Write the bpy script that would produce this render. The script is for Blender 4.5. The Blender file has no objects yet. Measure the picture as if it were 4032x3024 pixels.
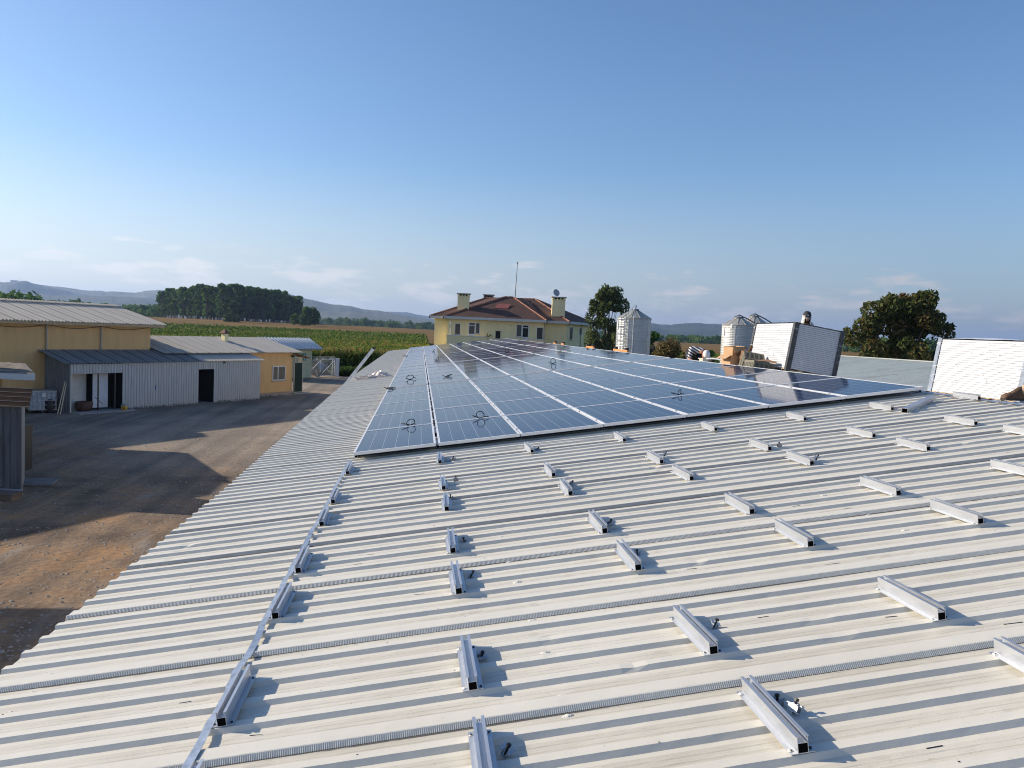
import bpy, bmesh, math, random
import numpy as np
from mathutils import Vector, Matrix
rnd = random.Random(7)
NR = np.random.RandomState(11)
R = math.radians
scene = bpy.context.scene
COL = scene.collection

# ------------------------------------------------------------------ camera
YAW, PITCH, ROLL = 0.1167, -0.0642, 0.0434
CAM = Vector((2.0325, -2.9423, 1.8023))
def cam_axes():
    f = Vector((math.sin(YAW)*math.cos(PITCH), math.cos(YAW)*math.cos(PITCH), math.sin(PITCH)))
    r = Vector((math.cos(YAW), -math.sin(YAW), 0)); u = r.cross(f)
    c, s = math.cos(ROLL), math.sin(ROLL)
    return c*r+s*u, -s*r+c*u, f
cr, cu, cf = cam_axes()
cd = bpy.data.cameras.new('camera'); camo = bpy.data.objects.new('camera', cd); COL.objects.link(camo)
camo.matrix_world = Matrix(((cr.x, cu.x, -cf.x, CAM.x), (cr.y, cu.y, -cf.y, CAM.y), (cr.z, cu.z, -cf.z, CAM.z), (0, 0, 0, 1)))
cd.sensor_fit = 'HORIZONTAL'; cd.sensor_width = 36; cd.lens = 36*3150/4032
cd.clip_start = 0.05; cd.clip_end = 30000
scene.camera = camo

# ------------------------------------------------------------------ sky, sun, exposure
SUN_AZ, SUN_EL = R(-70), R(22)          # azimuth from +Y towards +X
w = bpy.data.worlds.new('World'); scene.world = w; w.use_nodes = True
nt = w.node_tree; N = nt.nodes; L = nt.links
for n in list(N): N.remove(n)
out = N.new('ShaderNodeOutputWorld'); bg = N.new('ShaderNodeBackground'); bg.inputs[1].default_value = 0.094
sky = N.new('ShaderNodeTexSky'); sky.sky_type = 'NISHITA'; sky.sun_disc = False
sky.sun_elevation = SUN_EL; sky.sun_rotation = SUN_AZ % (2*math.pi)
sky.altitude = 100; sky.air_density = 1.0; sky.dust_density = 0.7; sky.ozone_density = 3.6
tc = N.new('ShaderNodeTexCoord')
def mth(op, a, b=None, c=None, clamp=False, tree=None):
    n = (tree or nt).nodes.new('ShaderNodeMath'); n.operation = op; n.use_clamp = clamp
    for i, v in enumerate((a, b, c)):
        if v is None: continue
        if isinstance(v, (int, float)): n.inputs[i].default_value = v
        else: (tree or nt).links.new(v, n.inputs[i])
    return n.outputs[0]
sep = N.new('ShaderNodeSeparateXYZ'); L.new(tc.outputs['Generated'], sep.inputs[0])
mp = N.new('ShaderNodeMapping'); mp.inputs['Scale'].default_value = (2.6, 2.6, 11.0); mp.inputs['Location'].default_value = (3.1, 0.4, 0.2)
L.new(tc.outputs['Generated'], mp.inputs[0])
no = N.new('ShaderNodeTexNoise'); no.inputs['Scale'].default_value = 5.2; no.inputs['Detail'].default_value = 9; no.inputs['Roughness'].default_value = 0.56
L.new(mp.outputs[0], no.inputs[0])
# humid bank and cumulus low over the horizon, whiter towards the sun's side
side = mth('ADD', 0.42, mth('MULTIPLY', sep.outputs[0], -0.72), clamp=True)
ccol = N.new('ShaderNodeMixRGB'); ccol.inputs[1].default_value = (2.5, 3.0, 3.75, 1); ccol.inputs[2].default_value = (8.6, 8.5, 8.1, 1); L.new(side, ccol.inputs[0])
bank = mth('MULTIPLY', mth('POWER', mth('SUBTRACT', 1.0, mth('DIVIDE', sep.outputs[2], 0.20), clamp=True), 1.3), 0.93)
hs_ = N.new('ShaderNodeHueSaturation'); hs_.inputs['Saturation'].default_value = 1.06; hs_.inputs['Value'].default_value = 1.24; tn = N.new('ShaderNodeMixRGB'); tn.blend_type = 'MULTIPLY'; tn.inputs[0].default_value = 1; tn.inputs[2].default_value = (1.0, .99, 1.02, 1); L.new(sky.outputs[0], tn.inputs[1]); L.new(tn.outputs[0], hs_.inputs['Color'])
b1 = N.new('ShaderNodeMixRGB'); L.new(bank, b1.inputs[0]); L.new(hs_.outputs[0], b1.inputs[1]); L.new(ccol.outputs[0], b1.inputs[2])
band = mth('SUBTRACT', 1.0, mth('DIVIDE', mth('ABSOLUTE', mth('SUBTRACT', sep.outputs[2], 0.050)), 0.062), clamp=True)
cov = mth('MULTIPLY', band, mth('ADD', 0.16, mth('MULTIPLY', side, 0.10)))
msk = mth('MULTIPLY', mth('SUBTRACT', mth('ADD', no.outputs[0], cov), 0.665), 8.5, clamp=True)
msk = mth('MULTIPLY', msk, mth('MULTIPLY', band, 2.2, clamp=True))
msk = mth('MULTIPLY', msk, 0.72)
c2 = N.new('ShaderNodeMixRGB'); c2.inputs[1].default_value = (5.0, 4.8, 4.9, 1); c2.inputs[2].default_value = (9.8, 9.7, 9.4, 1); L.new(side, c2.inputs[0])
cl = N.new('ShaderNodeMixRGB'); L.new(msk, cl.inputs[0]); L.new(b1.outputs[0], cl.inputs[1]); L.new(c2.outputs[0], cl.inputs[2])
L.new(cl.outputs[0], bg.inputs[0]); L.new(bg.outputs[0], out.inputs[0])

sl = bpy.data.lights.new('sun', 'SUN'); sl.energy = 4.9; sl.angle = R(0.55); sl.color = (1.0, 0.875, 0.70)
so = bpy.data.objects.new('sun', sl); COL.objects.link(so)
sdir = Vector((math.sin(SUN_AZ)*math.cos(SUN_EL), math.cos(SUN_AZ)*math.cos(SUN_EL), math.sin(SUN_EL)))
so.rotation_euler = sdir.to_track_quat('Z', 'Y').to_euler(); so.location = sdir*60
vs = scene.view_settings; vs.view_transform = 'Standard'; vs.look = 'None'; vs.exposure = 0.45; vs.gamma = 1; vs.use_curve_mapping = False
scene.cycles.use_denoising = True; scene.cycles.filter_width = 1.05; scene.cycles.use_adaptive_sampling = False
scene.cycles.max_bounces = 6; scene.cycles.volume_bounces = 0; scene.cycles.sample_clamp_indirect = 6
scene.cycles.transparent_max_bounces = 8

# ------------------------------------------------------------------ helpers
MATS = {}
def mat(name, col=(.5, .5, .5), rough=.7, metal=0.0, var=0.0, vscale=3.0, bump=0.0, bscale=20.0, col2=None, spec=None, detail=6, trans=None, stretch=None, noise_rough=0.0):
    """Principled material with a noise colour variation, a second colour and a noise bump, all in object space."""
    if name in MATS: return MATS[name]
    m = bpy.data.materials.new(name); m.use_nodes = True; t = m.node_tree
    b = t.nodes['Principled BSDF']; b.inputs['Roughness'].default_value = rough; b.inputs['Metallic'].default_value = metal
    if spec is not None: b.inputs['Specular IOR Level'].default_value = spec
    b.inputs['Base Color'].default_value = (*col, 1)
    if var or col2 or bump:
        c = t.nodes.new('ShaderNodeTexCoord'); mpn = t.nodes.new('ShaderNodeMapping')
        t.links.new(c.outputs['Object'], mpn.inputs[0])
        if stretch: mpn.inputs['Scale'].default_value = stretch
    if var or col2:
        n1 = t.nodes.new('ShaderNodeTexNoise'); n1.inputs['Scale'].default_value = vscale; n1.inputs['Detail'].default_value = detail; n1.inputs['Roughness'].default_value = .62
        t.links.new(mpn.outputs[0], n1.inputs[0])
        rp = t.nodes.new('ShaderNodeValToRGB'); rp.color_ramp.elements[0].position = .34; rp.color_ramp.elements[1].position = .66
        c2 = col2 or tuple(min(1, v*(1+var)) for v in col); c1 = col if col2 else tuple(v*(1-var) for v in col)
        rp.color_ramp.elements[0].color = (*c1, 1); rp.color_ramp.elements[1].color = (*c2, 1)
        t.links.new(n1.outputs[0], rp.inputs[0]); t.links.new(rp.outputs[0], b.inputs['Base Color'])
    if bump:
        n2 = t.nodes.new('ShaderNodeTexNoise'); n2.inputs['Scale'].default_value = bscale; n2.inputs['Detail'].default_value = 5
        t.links.new(mpn.outputs[0], n2.inputs[0])
        bp = t.nodes.new('ShaderNodeBump'); bp.inputs['Strength'].default_value = bump; bp.inputs['Distance'].default_value = .02
        t.links.new(n2.outputs[0], bp.inputs['Height']); t.links.new(bp.outputs[0], b.inputs['Normal'])
    MATS[name] = m
    return m
class MB:
    """Collects faces and links them as ONE mesh object."""
    def __init__(s): s.v = []; s.f = []; s.mi = []
    def face(s, pts, mi=0):
        i = len(s.v); s.v += [tuple(p) for p in pts]; s.f.append(tuple(range(i, i+len(pts)))); s.mi.append(mi)
    def grid(s, rows, mi=0, closed=False):
        i = len(s.v); n = len(rows[0])
        for r_ in rows: s.v += [tuple(p) for p in r_]
        for a in range(len(rows)-1):
            for b in range(n-1 if not closed else n):
                b2 = (b+1) % n
                s.f.append((i+a*n+b, i+a*n+b2, i+(a+1)*n+b2, i+(a+1)*n+b)); s.mi.append(mi)
    def box(s, x0, x1, y0, y1, z0, z1, mi=0, M=None):
        p = [Vector((x, y, z)) for x in (x0, x1) for y in (y0, y1) for z in (z0, z1)]
        if M is not None: p = [M @ q for q in p]
        i = len(s.v); s.v += [tuple(q) for q in p]
        for f in ((0, 1, 3, 2), (4, 6, 7, 5), (0, 4, 5, 1), (2, 3, 7, 6), (0, 2, 6, 4), (1, 5, 7, 3)):
            s.f.append(tuple(i+k for k in f)); s.mi.append(mi)
    def prism(s, poly, z0, z1, mi=0):
        n = len(poly); lo = [(x, y, z0) for x, y in poly]; hi = [(x, y, z1) for x, y in poly]
        i = len(s.v); s.v += lo+hi
        for k in range(n):
            k2 = (k+1) % n; s.f.append((i+k, i+k2, i+n+k2, i+n+k)); s.mi.append(mi)
        s.f.append(tuple(i+k for k in range(n))[::-1]); s.f.append(tuple(i+n+k for k in range(n))); s.mi += [mi, mi]
    def tube(s, pts, r, n=8, mi=0, cap=True, r2=None):
        pts = [Vector(p) for p in pts]; rows = []
        rr = r if isinstance(r, (list, tuple)) else [r]*len(pts)
        prev = None
        for k, p in enumerate(pts):
            t = (pts[min(k+1, len(pts)-1)]-pts[max(k-1, 0)]).normalized()
            a = prev if prev is not None else (Vector((0, 0, 1)) if abs(t.z) < .9 else Vector((1, 0, 0)))
            x = a.cross(t)
            if x.length < 1e-5: x = Vector((1, 0, 0)).cross(t)
            x.normalize(); y = t.cross(x).normalized(); prev = y.cross(t) * -1 if False else a
            rows.append([p+x*math.cos(2*math.pi*j/n)*rr[k]+y*math.sin(2*math.pi*j/n)*rr[k] for j in range(n)])
        s.grid(rows, mi, closed=True)
        if cap: s.face(rows[0][::-1], mi); s.face(rows[-1], mi)
    def lathe(s, prof, n=24, mi=0, c=(0, 0, 0)):
        s.grid([[(c[0]+r_*math.cos(2*math.pi*j/n), c[1]+r_*math.sin(2*math.pi*j/n), c[2]+z) for j in range(n)] for r_, z in prof], mi, closed=True)
    def build(s, name, m, parent=None, smooth=False, loc=None, rotz=None, merge=False):
        me = bpy.data.meshes.new(name); me.from_pydata(s.v, [], s.f)
        for mm in (m if isinstance(m, (list, tuple)) else [m]): me.materials.append(mm)
        if len(me.materials) > 1: me.polygons.foreach_set('material_index', s.mi)
        if merge:
            bm = bmesh.new(); bm.from_mesh(me); bmesh.ops.remove_doubles(bm, verts=bm.verts, dist=1e-4); bmesh.ops.recalc_face_normals(bm, faces=bm.faces); bm.to_mesh(me); bm.free()
        if smooth: me.polygons.foreach_set('use_smooth', [True]*len(me.polygons))
        me.update()
        o = bpy.data.objects.new(name, me); COL.objects.link(o)
        if parent is not None: o.parent = parent
        if loc is not None: o.location = loc
        if rotz is not None: o.rotation_euler = (0, 0, rotz)
        return o
def np_mesh(name, V, F, m, parent=None, smooth=False, attr=None):
    """Mesh from numpy arrays; F is (n,3) or (n,4)."""
    me = bpy.data.meshes.new(name); n, k = F.shape
    me.vertices.add(len(V)); me.vertices.foreach_set('co', np.asarray(V, np.float32).ravel())
    me.loops.add(n*k); me.loops.foreach_set('vertex_index', F.astype(np.int32).ravel())
    me.polygons.add(n); me.polygons.foreach_set('loop_start', np.arange(0, n*k, k, dtype=np.int32)); me.polygons.foreach_set('loop_total', np.full(n, k, np.int32))
    if smooth: me.polygons.foreach_set('use_smooth', np.ones(n, bool))
    me.materials.append(m); me.update(calc_edges=True); me.validate()
    if attr is not None:
        a = me.attributes.new('tone', 'FLOAT', 'FACE'); a.data.foreach_set('value', np.asarray(attr, np.float32))
    o = bpy.data.objects.new(name, me); COL.objects.link(o)
    if parent is not None: o.parent = parent
    return o
def tag(o, label=None, cat=None, group=None, kind=None):
    if label: o['label'] = label
    if cat: o['category'] = cat
    if group: o['group'] = group
    if kind: o['kind'] = kind
    return o
def empty(name, loc=(0, 0, 0), rotz=0, label=None, cat=None, group=None):
    o = bpy.data.objects.new(name, None); COL.objects.link(o); o.location = loc; o.rotation_euler = (0, 0, rotz); o.empty_display_size = .2
    return tag(o, label, cat, group)
def copy_tree(o, parent=None):
    c = o.copy(); COL.objects.link(c); c.parent = parent
    for ch in list(o.children): copy_tree(ch, c)
    return c
ORD = ['first', 'second', 'third', 'fourth', 'fifth', 'sixth', 'seventh', 'eighth', 'ninth', 'tenth']
SLOPE = 0.1433
CS, SN = math.cos(SLOPE), math.sin(SLOPE)
def RP(u, y, h=0.0): return Vector((u*CS-h*SN, y, u*SN+h*CS))     # a point on our roof: u up the slope from the eave, h above the rib tops
GZ = -3.2
FWD = Vector((math.sin(YAW), math.cos(YAW), 0)); RGT = Vector((math.cos(YAW), -math.sin(YAW), 0))
def LD(lat, dep, z): return Vector((CAM.x, CAM.y, 0))+RGT*lat+FWD*dep+Vector((0, 0, z))
def sstep(a, b, x):
    t = np.clip((x-a)/(b-a), 0, 1); return t*t*(3-2*t)
def terrain(x, y):
    dx = np.asarray(x, float)-CAM.x; dy = np.asarray(y, float)-CAM.y; d = np.hypot(dx, dy); az = np.degrees(np.arctan2(dx, dy))
    k = 1-0.62*sstep(-8, 14, az)
    k = np.where(np.abs(az) > 90, .3, k)
    return GZ+5.0*k*sstep(130, 560, d)
def tz(x, y): return float(terrain(x, y))

# ------------------------------------------------------------------ materials of the setting
def roof_material(name, base, dirt, ribs=False, sx=1.0):
    m = bpy.data.materials.new(name); m.use_nodes = True; t = m.node_tree; b = t.nodes['Principled BSDF']
    c = t.nodes.new('ShaderNodeTexCoord')
    def noise(scale, sc, det=6, ro=.6):
        mpn = t.nodes.new('ShaderNodeMapping'); mpn.inputs['Scale'].default_value = sc; t.links.new(c.outputs['Object'], mpn.inputs[0])
        n_ = t.nodes.new('ShaderNodeTexNoise'); n_.inputs['Scale'].default_value = scale; n_.inputs['Detail'].default_value = det; n_.inputs['Roughness'].default_value = ro
        t.links.new(mpn.outputs[0], n_.inputs[0]); return n_.outputs[0]
    def ramp(v, p0, p1, c0, c1):
        r_ = t.nodes.new('ShaderNodeValToRGB'); r_.color_ramp.elements[0].position = p0; r_.color_ramp.elements[1].position = p1
        r_.color_ramp.elements[0].color = (*c0, 1); r_.color_ramp.elements[1].color = (*c1, 1); t.links.new(v, r_.inputs[0]); return r_.outputs[0]
    def mix(f, a, b_, bt='MIX'):
        x = t.nodes.new('ShaderNodeMixRGB'); x.blend_type = bt
        for i, v in ((0, f), (1, a), (2, b_)):
            if isinstance(v, float): x.inputs[i].default_value = v
            elif isinstance(v, tuple): x.inputs[i].default_value = (*v, 1)
            else: t.links.new(v, x.inputs[i])
        return x.outputs[0]
    streak = noise(1.0, (.5*sx, 26, 1), 7, .65)      # rain streaks along the ribs
    blot = noise(1.6, (1, 1, 1), 8, .6)
    speck = noise(140, (1, 1, 1), 2, .5)
    col = mix(ramp(streak, .38, .72, (0, 0, 0), (1, 1, 1)), base, dirt)
    col = mix(.55, col, mix(ramp(blot, .35, .7, (0, 0, 0), (1, 1, 1)), base, tuple(v*.86 for v in dirt)))
    col = mix(ramp(speck, .64, .72, (0, 0, 0), (.6, .6, .6)), col, (.24, .21, .17))
    smud = noise(.45, (1, 2.2, 1), 9, .7); col = mix(ramp(smud, .50, .66, (0, 0, 0), (.45, .45, .45)), col, (.44, .40, .32))
    foot = noise(5.5, (1, 1, 1), 3, .5); col = mix(ramp(foot, .63, .68, (0, 0, 0), (.30, .30, .30)), col, (.40, .37, .31))
    if ribs:      # the rib crests stay cleaner than the pans between them
        sp_ = t.nodes.new('ShaderNodeSeparateXYZ'); t.links.new(c.outputs['Object'], sp_.inputs[0]); fr = mth('FRACT', mth('DIVIDE', mth('ADD', sp_.outputs[1], 100.0, tree=t), .2, tree=t), tree=t)
        crest = mth('MULTIPLY', mth('LESS_THAN', fr, .46, tree=t), .55, tree=t); col = mix(crest, col, (.72, .69, .61))
    t.links.new(col, b.inputs['Base Color'])
    ro = ramp(blot, .3, .7, (.42,)*3, (.6,)*3); t.links.new(ro, b.inputs['Roughness'])
    b.inputs['Specular IOR Level'].default_value = .35
    bn = t.nodes.new('ShaderNodeBump'); bn.inputs['Strength'].default_value = .12; bn.inputs['Distance'].default_value = .01
    t.links.new(noise(7, (.6, 3, 1), 4), bn.inputs['Height']); t.links.new(bn.outputs[0], b.inputs['Normal'])
    return m
M_ROOF = roof_material('cream coated steel sheet', (.69, .655, .565), (.53, .50, .42), True)
M_ROOF2 = roof_material('pale green grey steel sheet', (.74, .745, .65), (.66, .67, .58))
M_KNURL = mat('knurled steel seam', (.60, .585, .53), .45, 0, .08, 30)
M_FOAM = mat('sheet edge foam', (.22, .14, .08), .9, 0, .4, 9)
M_ALU = mat('mill aluminium', (.58, .60, .63), .46, .8, .10, 9, .08, 60, stretch=(1, .3, 1))
M_GALV = mat('galvanised strap', (.56, .58, .60), .42, .8, .22, 22)
M_DARK = mat('black plastic', (.012, .012, .013), .45)
M_TUBESHADE = mat('matt black tube shade', (.006, .006, .006), 1.0, spec=0)  # black that paints the shade inside rails and tubes
M_SEAL = mat('white sealant', (.74, .72, .66), .55, 0, .05, 40, .5, 60)
M_WALLW = mat('white render', (.62, .61, .57), .85, 0, .12, 2, .2, 14)
M_OCHRE = mat('ochre render', (.66, .41, .175), .85, 0, .08, 1.6, .15, 20, stretch=(1.6, 1.6, .35))
M_OCHRE2 = mat('warm ochre render', (.74, .445, .19), .85, 0, .07, 1.6, .15, 20, stretch=(1.6, 1.6, .35))
M_YEL = mat('yellow house render', (.95, .79, .43), .85, 0, .07, .7, .12, 9, stretch=(1.5, 1.5, .4))
M_YELG = mat('faded yellow render', (.60, .56, .34), .85, 0, .10, 1.0, .12, 9)
M_CONC = mat('concrete', (.36, .34, .31), .9, 0, .25, 2.5, .4, 20)
M_WHITE = mat('white paint', (.74, .74, .72), .5, 0, .05, 4)
M_GLASS = mat('window glass', (.030, .034, .038), .12, 0, .3, 1.5, spec=.3)
M_IN = mat('interior shade', (.02, .018, .016), .9)  # near black, puts the shade inside openings into the colour
M_GREEN = mat('dark green door', (.006, .022, .016), .85, 0, .2, 3)
M_TIMBER = mat('sawn timber', (.46, .34, .2), .8, 0, .2, 8, .3, 30)

# ------------------------------------------------------------------ ground, yard, fields, hills
def polar_rows(rad, azs, zf):
    V = []
    for r_ in rad:
        x = CAM.x+r_*np.sin(azs); y = CAM.y+r_*np.cos(azs); V.append(np.stack([x, y, zf(x, y, r_)], 1))
    nr, na = len(rad), len(azs); idx = np.arange(nr*na).reshape(nr, na)
    F = np.stack([idx[:-1, :-1], idx[:-1, 1:], idx[1:, 1:], idx[1:, :-1]], -1).reshape(-1, 4)[:, ::-1]
    return np.concatenate(V), F
M_FIELD = mat('dry brown field', (.135, .078, .026), .95, 0, spec=.05, col2=(.24, .155, .055), vscale=.012, bump=.3, bscale=.4, stretch=(1, 5, 1))
rad = np.concatenate([[0.3, 20, 40, 60, 80, 100], np.arange(120, 620, 20), np.array([700, 900, 1300, 2000, 3500, 6000, 9000])])
V, F = polar_rows(rad, np.radians(np.linspace(-180, 180, 181)), lambda x, y, r_: terrain(x, y))
g = tag(np_mesh('ground', V, F, M_FIELD), kind='structure')

def yard_mat():
    m = bpy.data.materials.new('compacted gravel'); m.use_nodes = True; t = m.node_tree; b = t.nodes['Principled BSDF']; b.inputs['Roughness'].default_value = .95
    c = t.nodes.new('ShaderNodeTexCoord')
    def nz(s, d, sc=(1, 1, 1)):
        mpn = t.nodes.new('ShaderNodeMapping'); mpn.inputs['Scale'].default_value = sc; t.links.new(c.outputs['Object'], mpn.inputs[0])
        n_ = t.nodes.new('ShaderNodeTexNoise'); n_.inputs['Scale'].default_value = s; n_.inputs['Detail'].default_value = d; t.links.new(mpn.outputs[0], n_.inputs[0]); return n_.outputs[0]
    def rmp(v, pts):
        r_ = t.nodes.new('ShaderNodeValToRGB'); e = r_.color_ramp.elements
        e[0].position, e[0].color = pts[0][0], (*pts[0][1], 1); e[1].position, e[1].color = pts[-1][0], (*pts[-1][1], 1)
        for p_, c_ in pts[1:-1]:
            q = e.new(p_); q.color = (*c_, 1)
        t.links.new(v, r_.inputs[0]); return r_.outputs[0]
    def mx(f, a, b_, bt='MIX'):
        x = t.nodes.new('ShaderNodeMixRGB'); x.blend_type = bt
        for i, v in ((0, f), (1, a), (2, b_)):
            if isinstance(v, float): x.inputs[i].default_value = v
            else: t.links.new(v, x.inputs[i])
        return x.outputs[0]
    sepn = t.nodes.new('ShaderNodeSeparateXYZ'); t.links.new(c.outputs['Object'], sepn.inputs[0])
    grey = rmp(nz(.35, 7), [(.3, (.17, .138, .108)), (.7, (.29, .235, .18))])
    soil = rmp(nz(.55, 8), [(.34, (.115, .072, .042)), (.5, (.225, .15, .09)), (.64, (.32, .18, .08)), (.75, (.27, .19, .12))])
    # the near end of the yard is bare reddish soil, the far end pale worn gravel
    f = mth('ADD', mth('DIVIDE', mth('SUBTRACT', sepn.outputs[1], 18.0, tree=t), 12.0, tree=t), mth('MULTIPLY', mth('SUBTRACT', nz(.2, 4), .5, tree=t), 1.6, tree=t), clamp=True, tree=t)
    col = mx(f, soil, grey)
    st = rmp(nz(9, 4), [(.35, (.78, .78, .78)), (.65, (1.10, 1.08, 1.06))])
    col = mx(1.0, col, st, 'MULTIPLY')
    col = mx(rmp(nz(1.2, 8, (1, .35, 1)), [(.60, (0, 0, 0)), (.72, (.6, .6, .6))]), col, rmp(nz(3, 2), [(.3, (.27, .235, .20)), (.7, (.22, .19, .16))]))
    # wheel-worn lanes along the yard
    mpr = t.nodes.new('ShaderNodeMapping'); mpr.inputs['Rotation'].default_value = (0, 0, R(-14)); mpr.inputs['Scale'].default_value = (1.5, .05, 1); t.links.new(c.outputs['Object'], mpr.inputs[0]); nr_ = t.nodes.new('ShaderNodeTexNoise'); nr_.inputs['Scale'].default_value = 1; nr_.inputs['Detail'].default_value = 6; t.links.new(mpr.outputs[0], nr_.inputs[0])
    col = mx(1.0, col, rmp(nr_.outputs[0], [(.38, (.74, .74, .75)), (.62, (1.22, 1.2, 1.16))]), 'MULTIPLY')
    t.links.new(col, b.inputs['Base Color'])
    bp = t.nodes.new('ShaderNodeBump'); bp.inputs['Strength'].default_value = .55; bp.inputs['Distance'].default_value = .05; t.links.new(nz(7, 6), bp.inputs['Height'])
    t.links.new(bp.outputs[0], b.inputs['Normal'])
    return m
M_YARD = yard_mat()
mb = MB(); mb.face([(-70, -40, GZ+.012), (40, -40, GZ+.012), (40, 77, GZ+.012), (-4, 77.6, GZ+.012), (-9.5, 75, GZ+.012), (-70, 96, GZ+.012)])
tag(mb.build('yard', M_YARD), kind='structure')
# loose stones on the yard, countless
V = []; F = []
for i in range(5200):
    y = 9+36*rnd.random()**1.6; x = -2.5-rnd.random()*14*(.3+y/40)
    s = .012+.03*rnd.random()**3; a = rnd.random()*6.28
    p0 = len(V)
    for k in range(4):
        V.append((x+s*math.cos(a+k*1.57)*(1+.4*rnd.random()), y+s*math.sin(a+k*1.57), GZ+.012))
    V.append((x+s*.2, y, GZ+.012+s*.75))
    for k in range(4): F.append((p0+k, p0+(k+1) % 4, p0+4))
tag(np_mesh('gravel', np.array(V), np.array(F), mat('loose stones', (.30, .27, .24), .9, 0, .3, 3)), kind='stuff')

# hills: (azimuth, elevation) of each skyline, built as real ridges kilometres away
def noise1(x, seed, octs=5, f0=1.0):
    r_ = np.random.RandomState(seed); y = np.zeros_like(x)
    for o in range(octs):
        k = f0*2**o; tb = r_.rand(4096)-.5; xi = x*k+1000; i = np.floor(xi).astype(int); t = xi-i; t = t*t*(3-2*t)
        y += (tb[i % 4096]*(1-t)+tb[(i+1) % 4096]*t)/2**o
    return y
def noise2(x, y, seed, octs=4, f0=1.0):
    r_ = np.random.RandomState(seed); z = np.zeros_like(x)
    for o in range(octs):
        k = f0*2**o; tb = r_.rand(256, 256)-.5; xi = x*k+500.3; yi = y*k+500.7; i = np.floor(xi).astype(int); j = np.floor(yi).astype(int)
        u = xi-i; v = yi-j; u = u*u*(3-2*u); v = v*v*(3-2*v)
        z += ((tb[i % 256, j % 256]*(1-u)+tb[(i+1) % 256, j % 256]*u)*(1-v)+(tb[i % 256, (j+1) % 256]*(1-u)+tb[(i+1) % 256, (j+1) % 256]*u)*v)/2**o
    return z
def hill(name, prof, D, depth, m, seed, rough=.02):
    az = np.arange(prof[0][0], prof[-1][0]+.01, .045); el = np.interp(az, [p[0] for p in prof], [p[1] for p in prof])
    el = el+noise1(az, seed, 5, 3.0)*rough
    zr = CAM.z+D*np.tan(np.radians(el)); zb = -1.5
    ts = np.concatenate([np.linspace(0, 1, 34), np.linspace(1.06, 1.9, 8)]); rows = []
    a = np.radians(az)
    for t in ts:
        d = D-depth+depth*t; h = (t**1.15 if t <= 1 else max(0, 1-(t-1)/.9)**1.2)
        x = CAM.x+d*np.sin(a); y = CAM.y+d*np.cos(a)
        spur = noise2(x/420.0, y/420.0, seed+9, 5)*(zr-zb)*.55*math.sin(math.pi*min(t, 1))
        z = zb+(zr-zb)*h+spur*(1 if t <= 1 else 0); z = np.minimum(z, CAM.z+(zr-CAM.z)*d/D-(.6 if t < 1 else 0)) if t < 1 else z
        rows.append(np.stack([x, y, z], 1))
    nr, na = len(rows), len(a); idx = np.arange(nr*na).reshape(nr, na)
    F = np.stack([idx[:-1, :-1], idx[:-1, 1:], idx[1:, 1:], idx[1:, :-1]], -1).reshape(-1, 4)[:, ::-1]
    return tag(np_mesh(name, np.concatenate(rows), F, m, smooth=True), kind='structure')
M_HILL = mat('wooded hillside', (.012, .026, .018), .95, 0, col2=(.035, .055, .035), vscale=.012, bump=.9, bscale=.05, detail=9)
M_HILL2 = mat('scrub and pasture hillside', (.03, .042, .02), .95, 0, col2=(.12, .115, .06), vscale=.006, bump=.8, bscale=.04, detail=9)
hill('hills', [(-60, 1.1), (-45, 1.4), (-34, 1.5), (-26.0, 1.67), (-25.24, 1.75), (-24.72, 1.85), (-24.05, 1.68), (-22.7, 1.6), (-21.4, 1.49), (-19.9, 1.51), (-18.7, 1.51), (-18.1, 1.65), (-17.05, 1.79), (-16.1, 1.7), (-14.6, 1.62), (-12, 1.3), (-8, .6), (-5, .1)], 5600, 1500, M_HILL2, 3, .05)
hill('hills', [(-48, .9), (-30, 1.0), (-24, 1.12), (-23.2, 1.04), (-21.6, 1.16), (-20.0, 1.2), (-18.2, 1.19), (-16, 1.15), (-13, .8), (-10, .2)], 3900, 900, M_HILL, 5, .04)
hill('hills', [(-17, 1.6), (-13, 2.2), (-11.4, 2.32), (-9.4, 2.09), (-8.19, 1.75), (-7.16, 1.60), (-6.3, 1.43), (-4.9, 1.36), (-4.2, 1.2), (-2.8, 1.12), (-1.4, .92), (.06, .74), (1.8, .45), (4, .1)], 4200, 1500, M_HILL2, 8, .03)
hill('hills', [(-6, .6), (-3.2, 1.03), (-2.3, 1.09), (-1.0, 1.11), (-.1, .96), (1.1, .84), (4, .75), (9, .8), (13, .9), (18, .6), (24, .3)], 6800, 1600, M_HILL, 12, .02)
hill('hills', [(8, .2), (11, .65), (13.4, .92), (15.2, 1.08), (16.3, 1.09), (17, 1.02), (17.7, 1.02), (18.7, 1.17), (19.6, 1.24), (20.3, 1.19), (21.2, 1.19), (23, 1.13), (25.5, .88), (27.7, .83), (28.5, .88), (29.05, .69), (29.7, .88), (30.5, .76), (31.7, .63), (34.6, .66), (36.2, .71), (37.4, .6), (39, .66), (44, .5), (52, .3)], 4300, 1300, M_HILL, 21, .035)
# the mast on the hilltop far left
mp_ = LD(0, 0, 0); a_ = R(-25.0)
e_ = empty('radio_mast', (CAM.x+5560*math.sin(a_), CAM.y+5560*math.cos(a_), 170), 0, 'tiny radio mast with a hut on the far left hilltop', 'radio mast')
mb = MB(); mb.tube([(0, 0, -2), (0, 0, 30)], [1.6, .8], 6); mb.build('mast', mat('distant steel', (.2, .2, .22)), e_)
mb = MB(); mb.box(-48, -14, -8, 8, -4, 9); mb.prism([(-52, -9), (-10, -9), (-10, 9), (-52, 9)], 9, 11); mb.build('hut', mat('distant wall', (.2, .2, .2)), e_)

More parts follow.
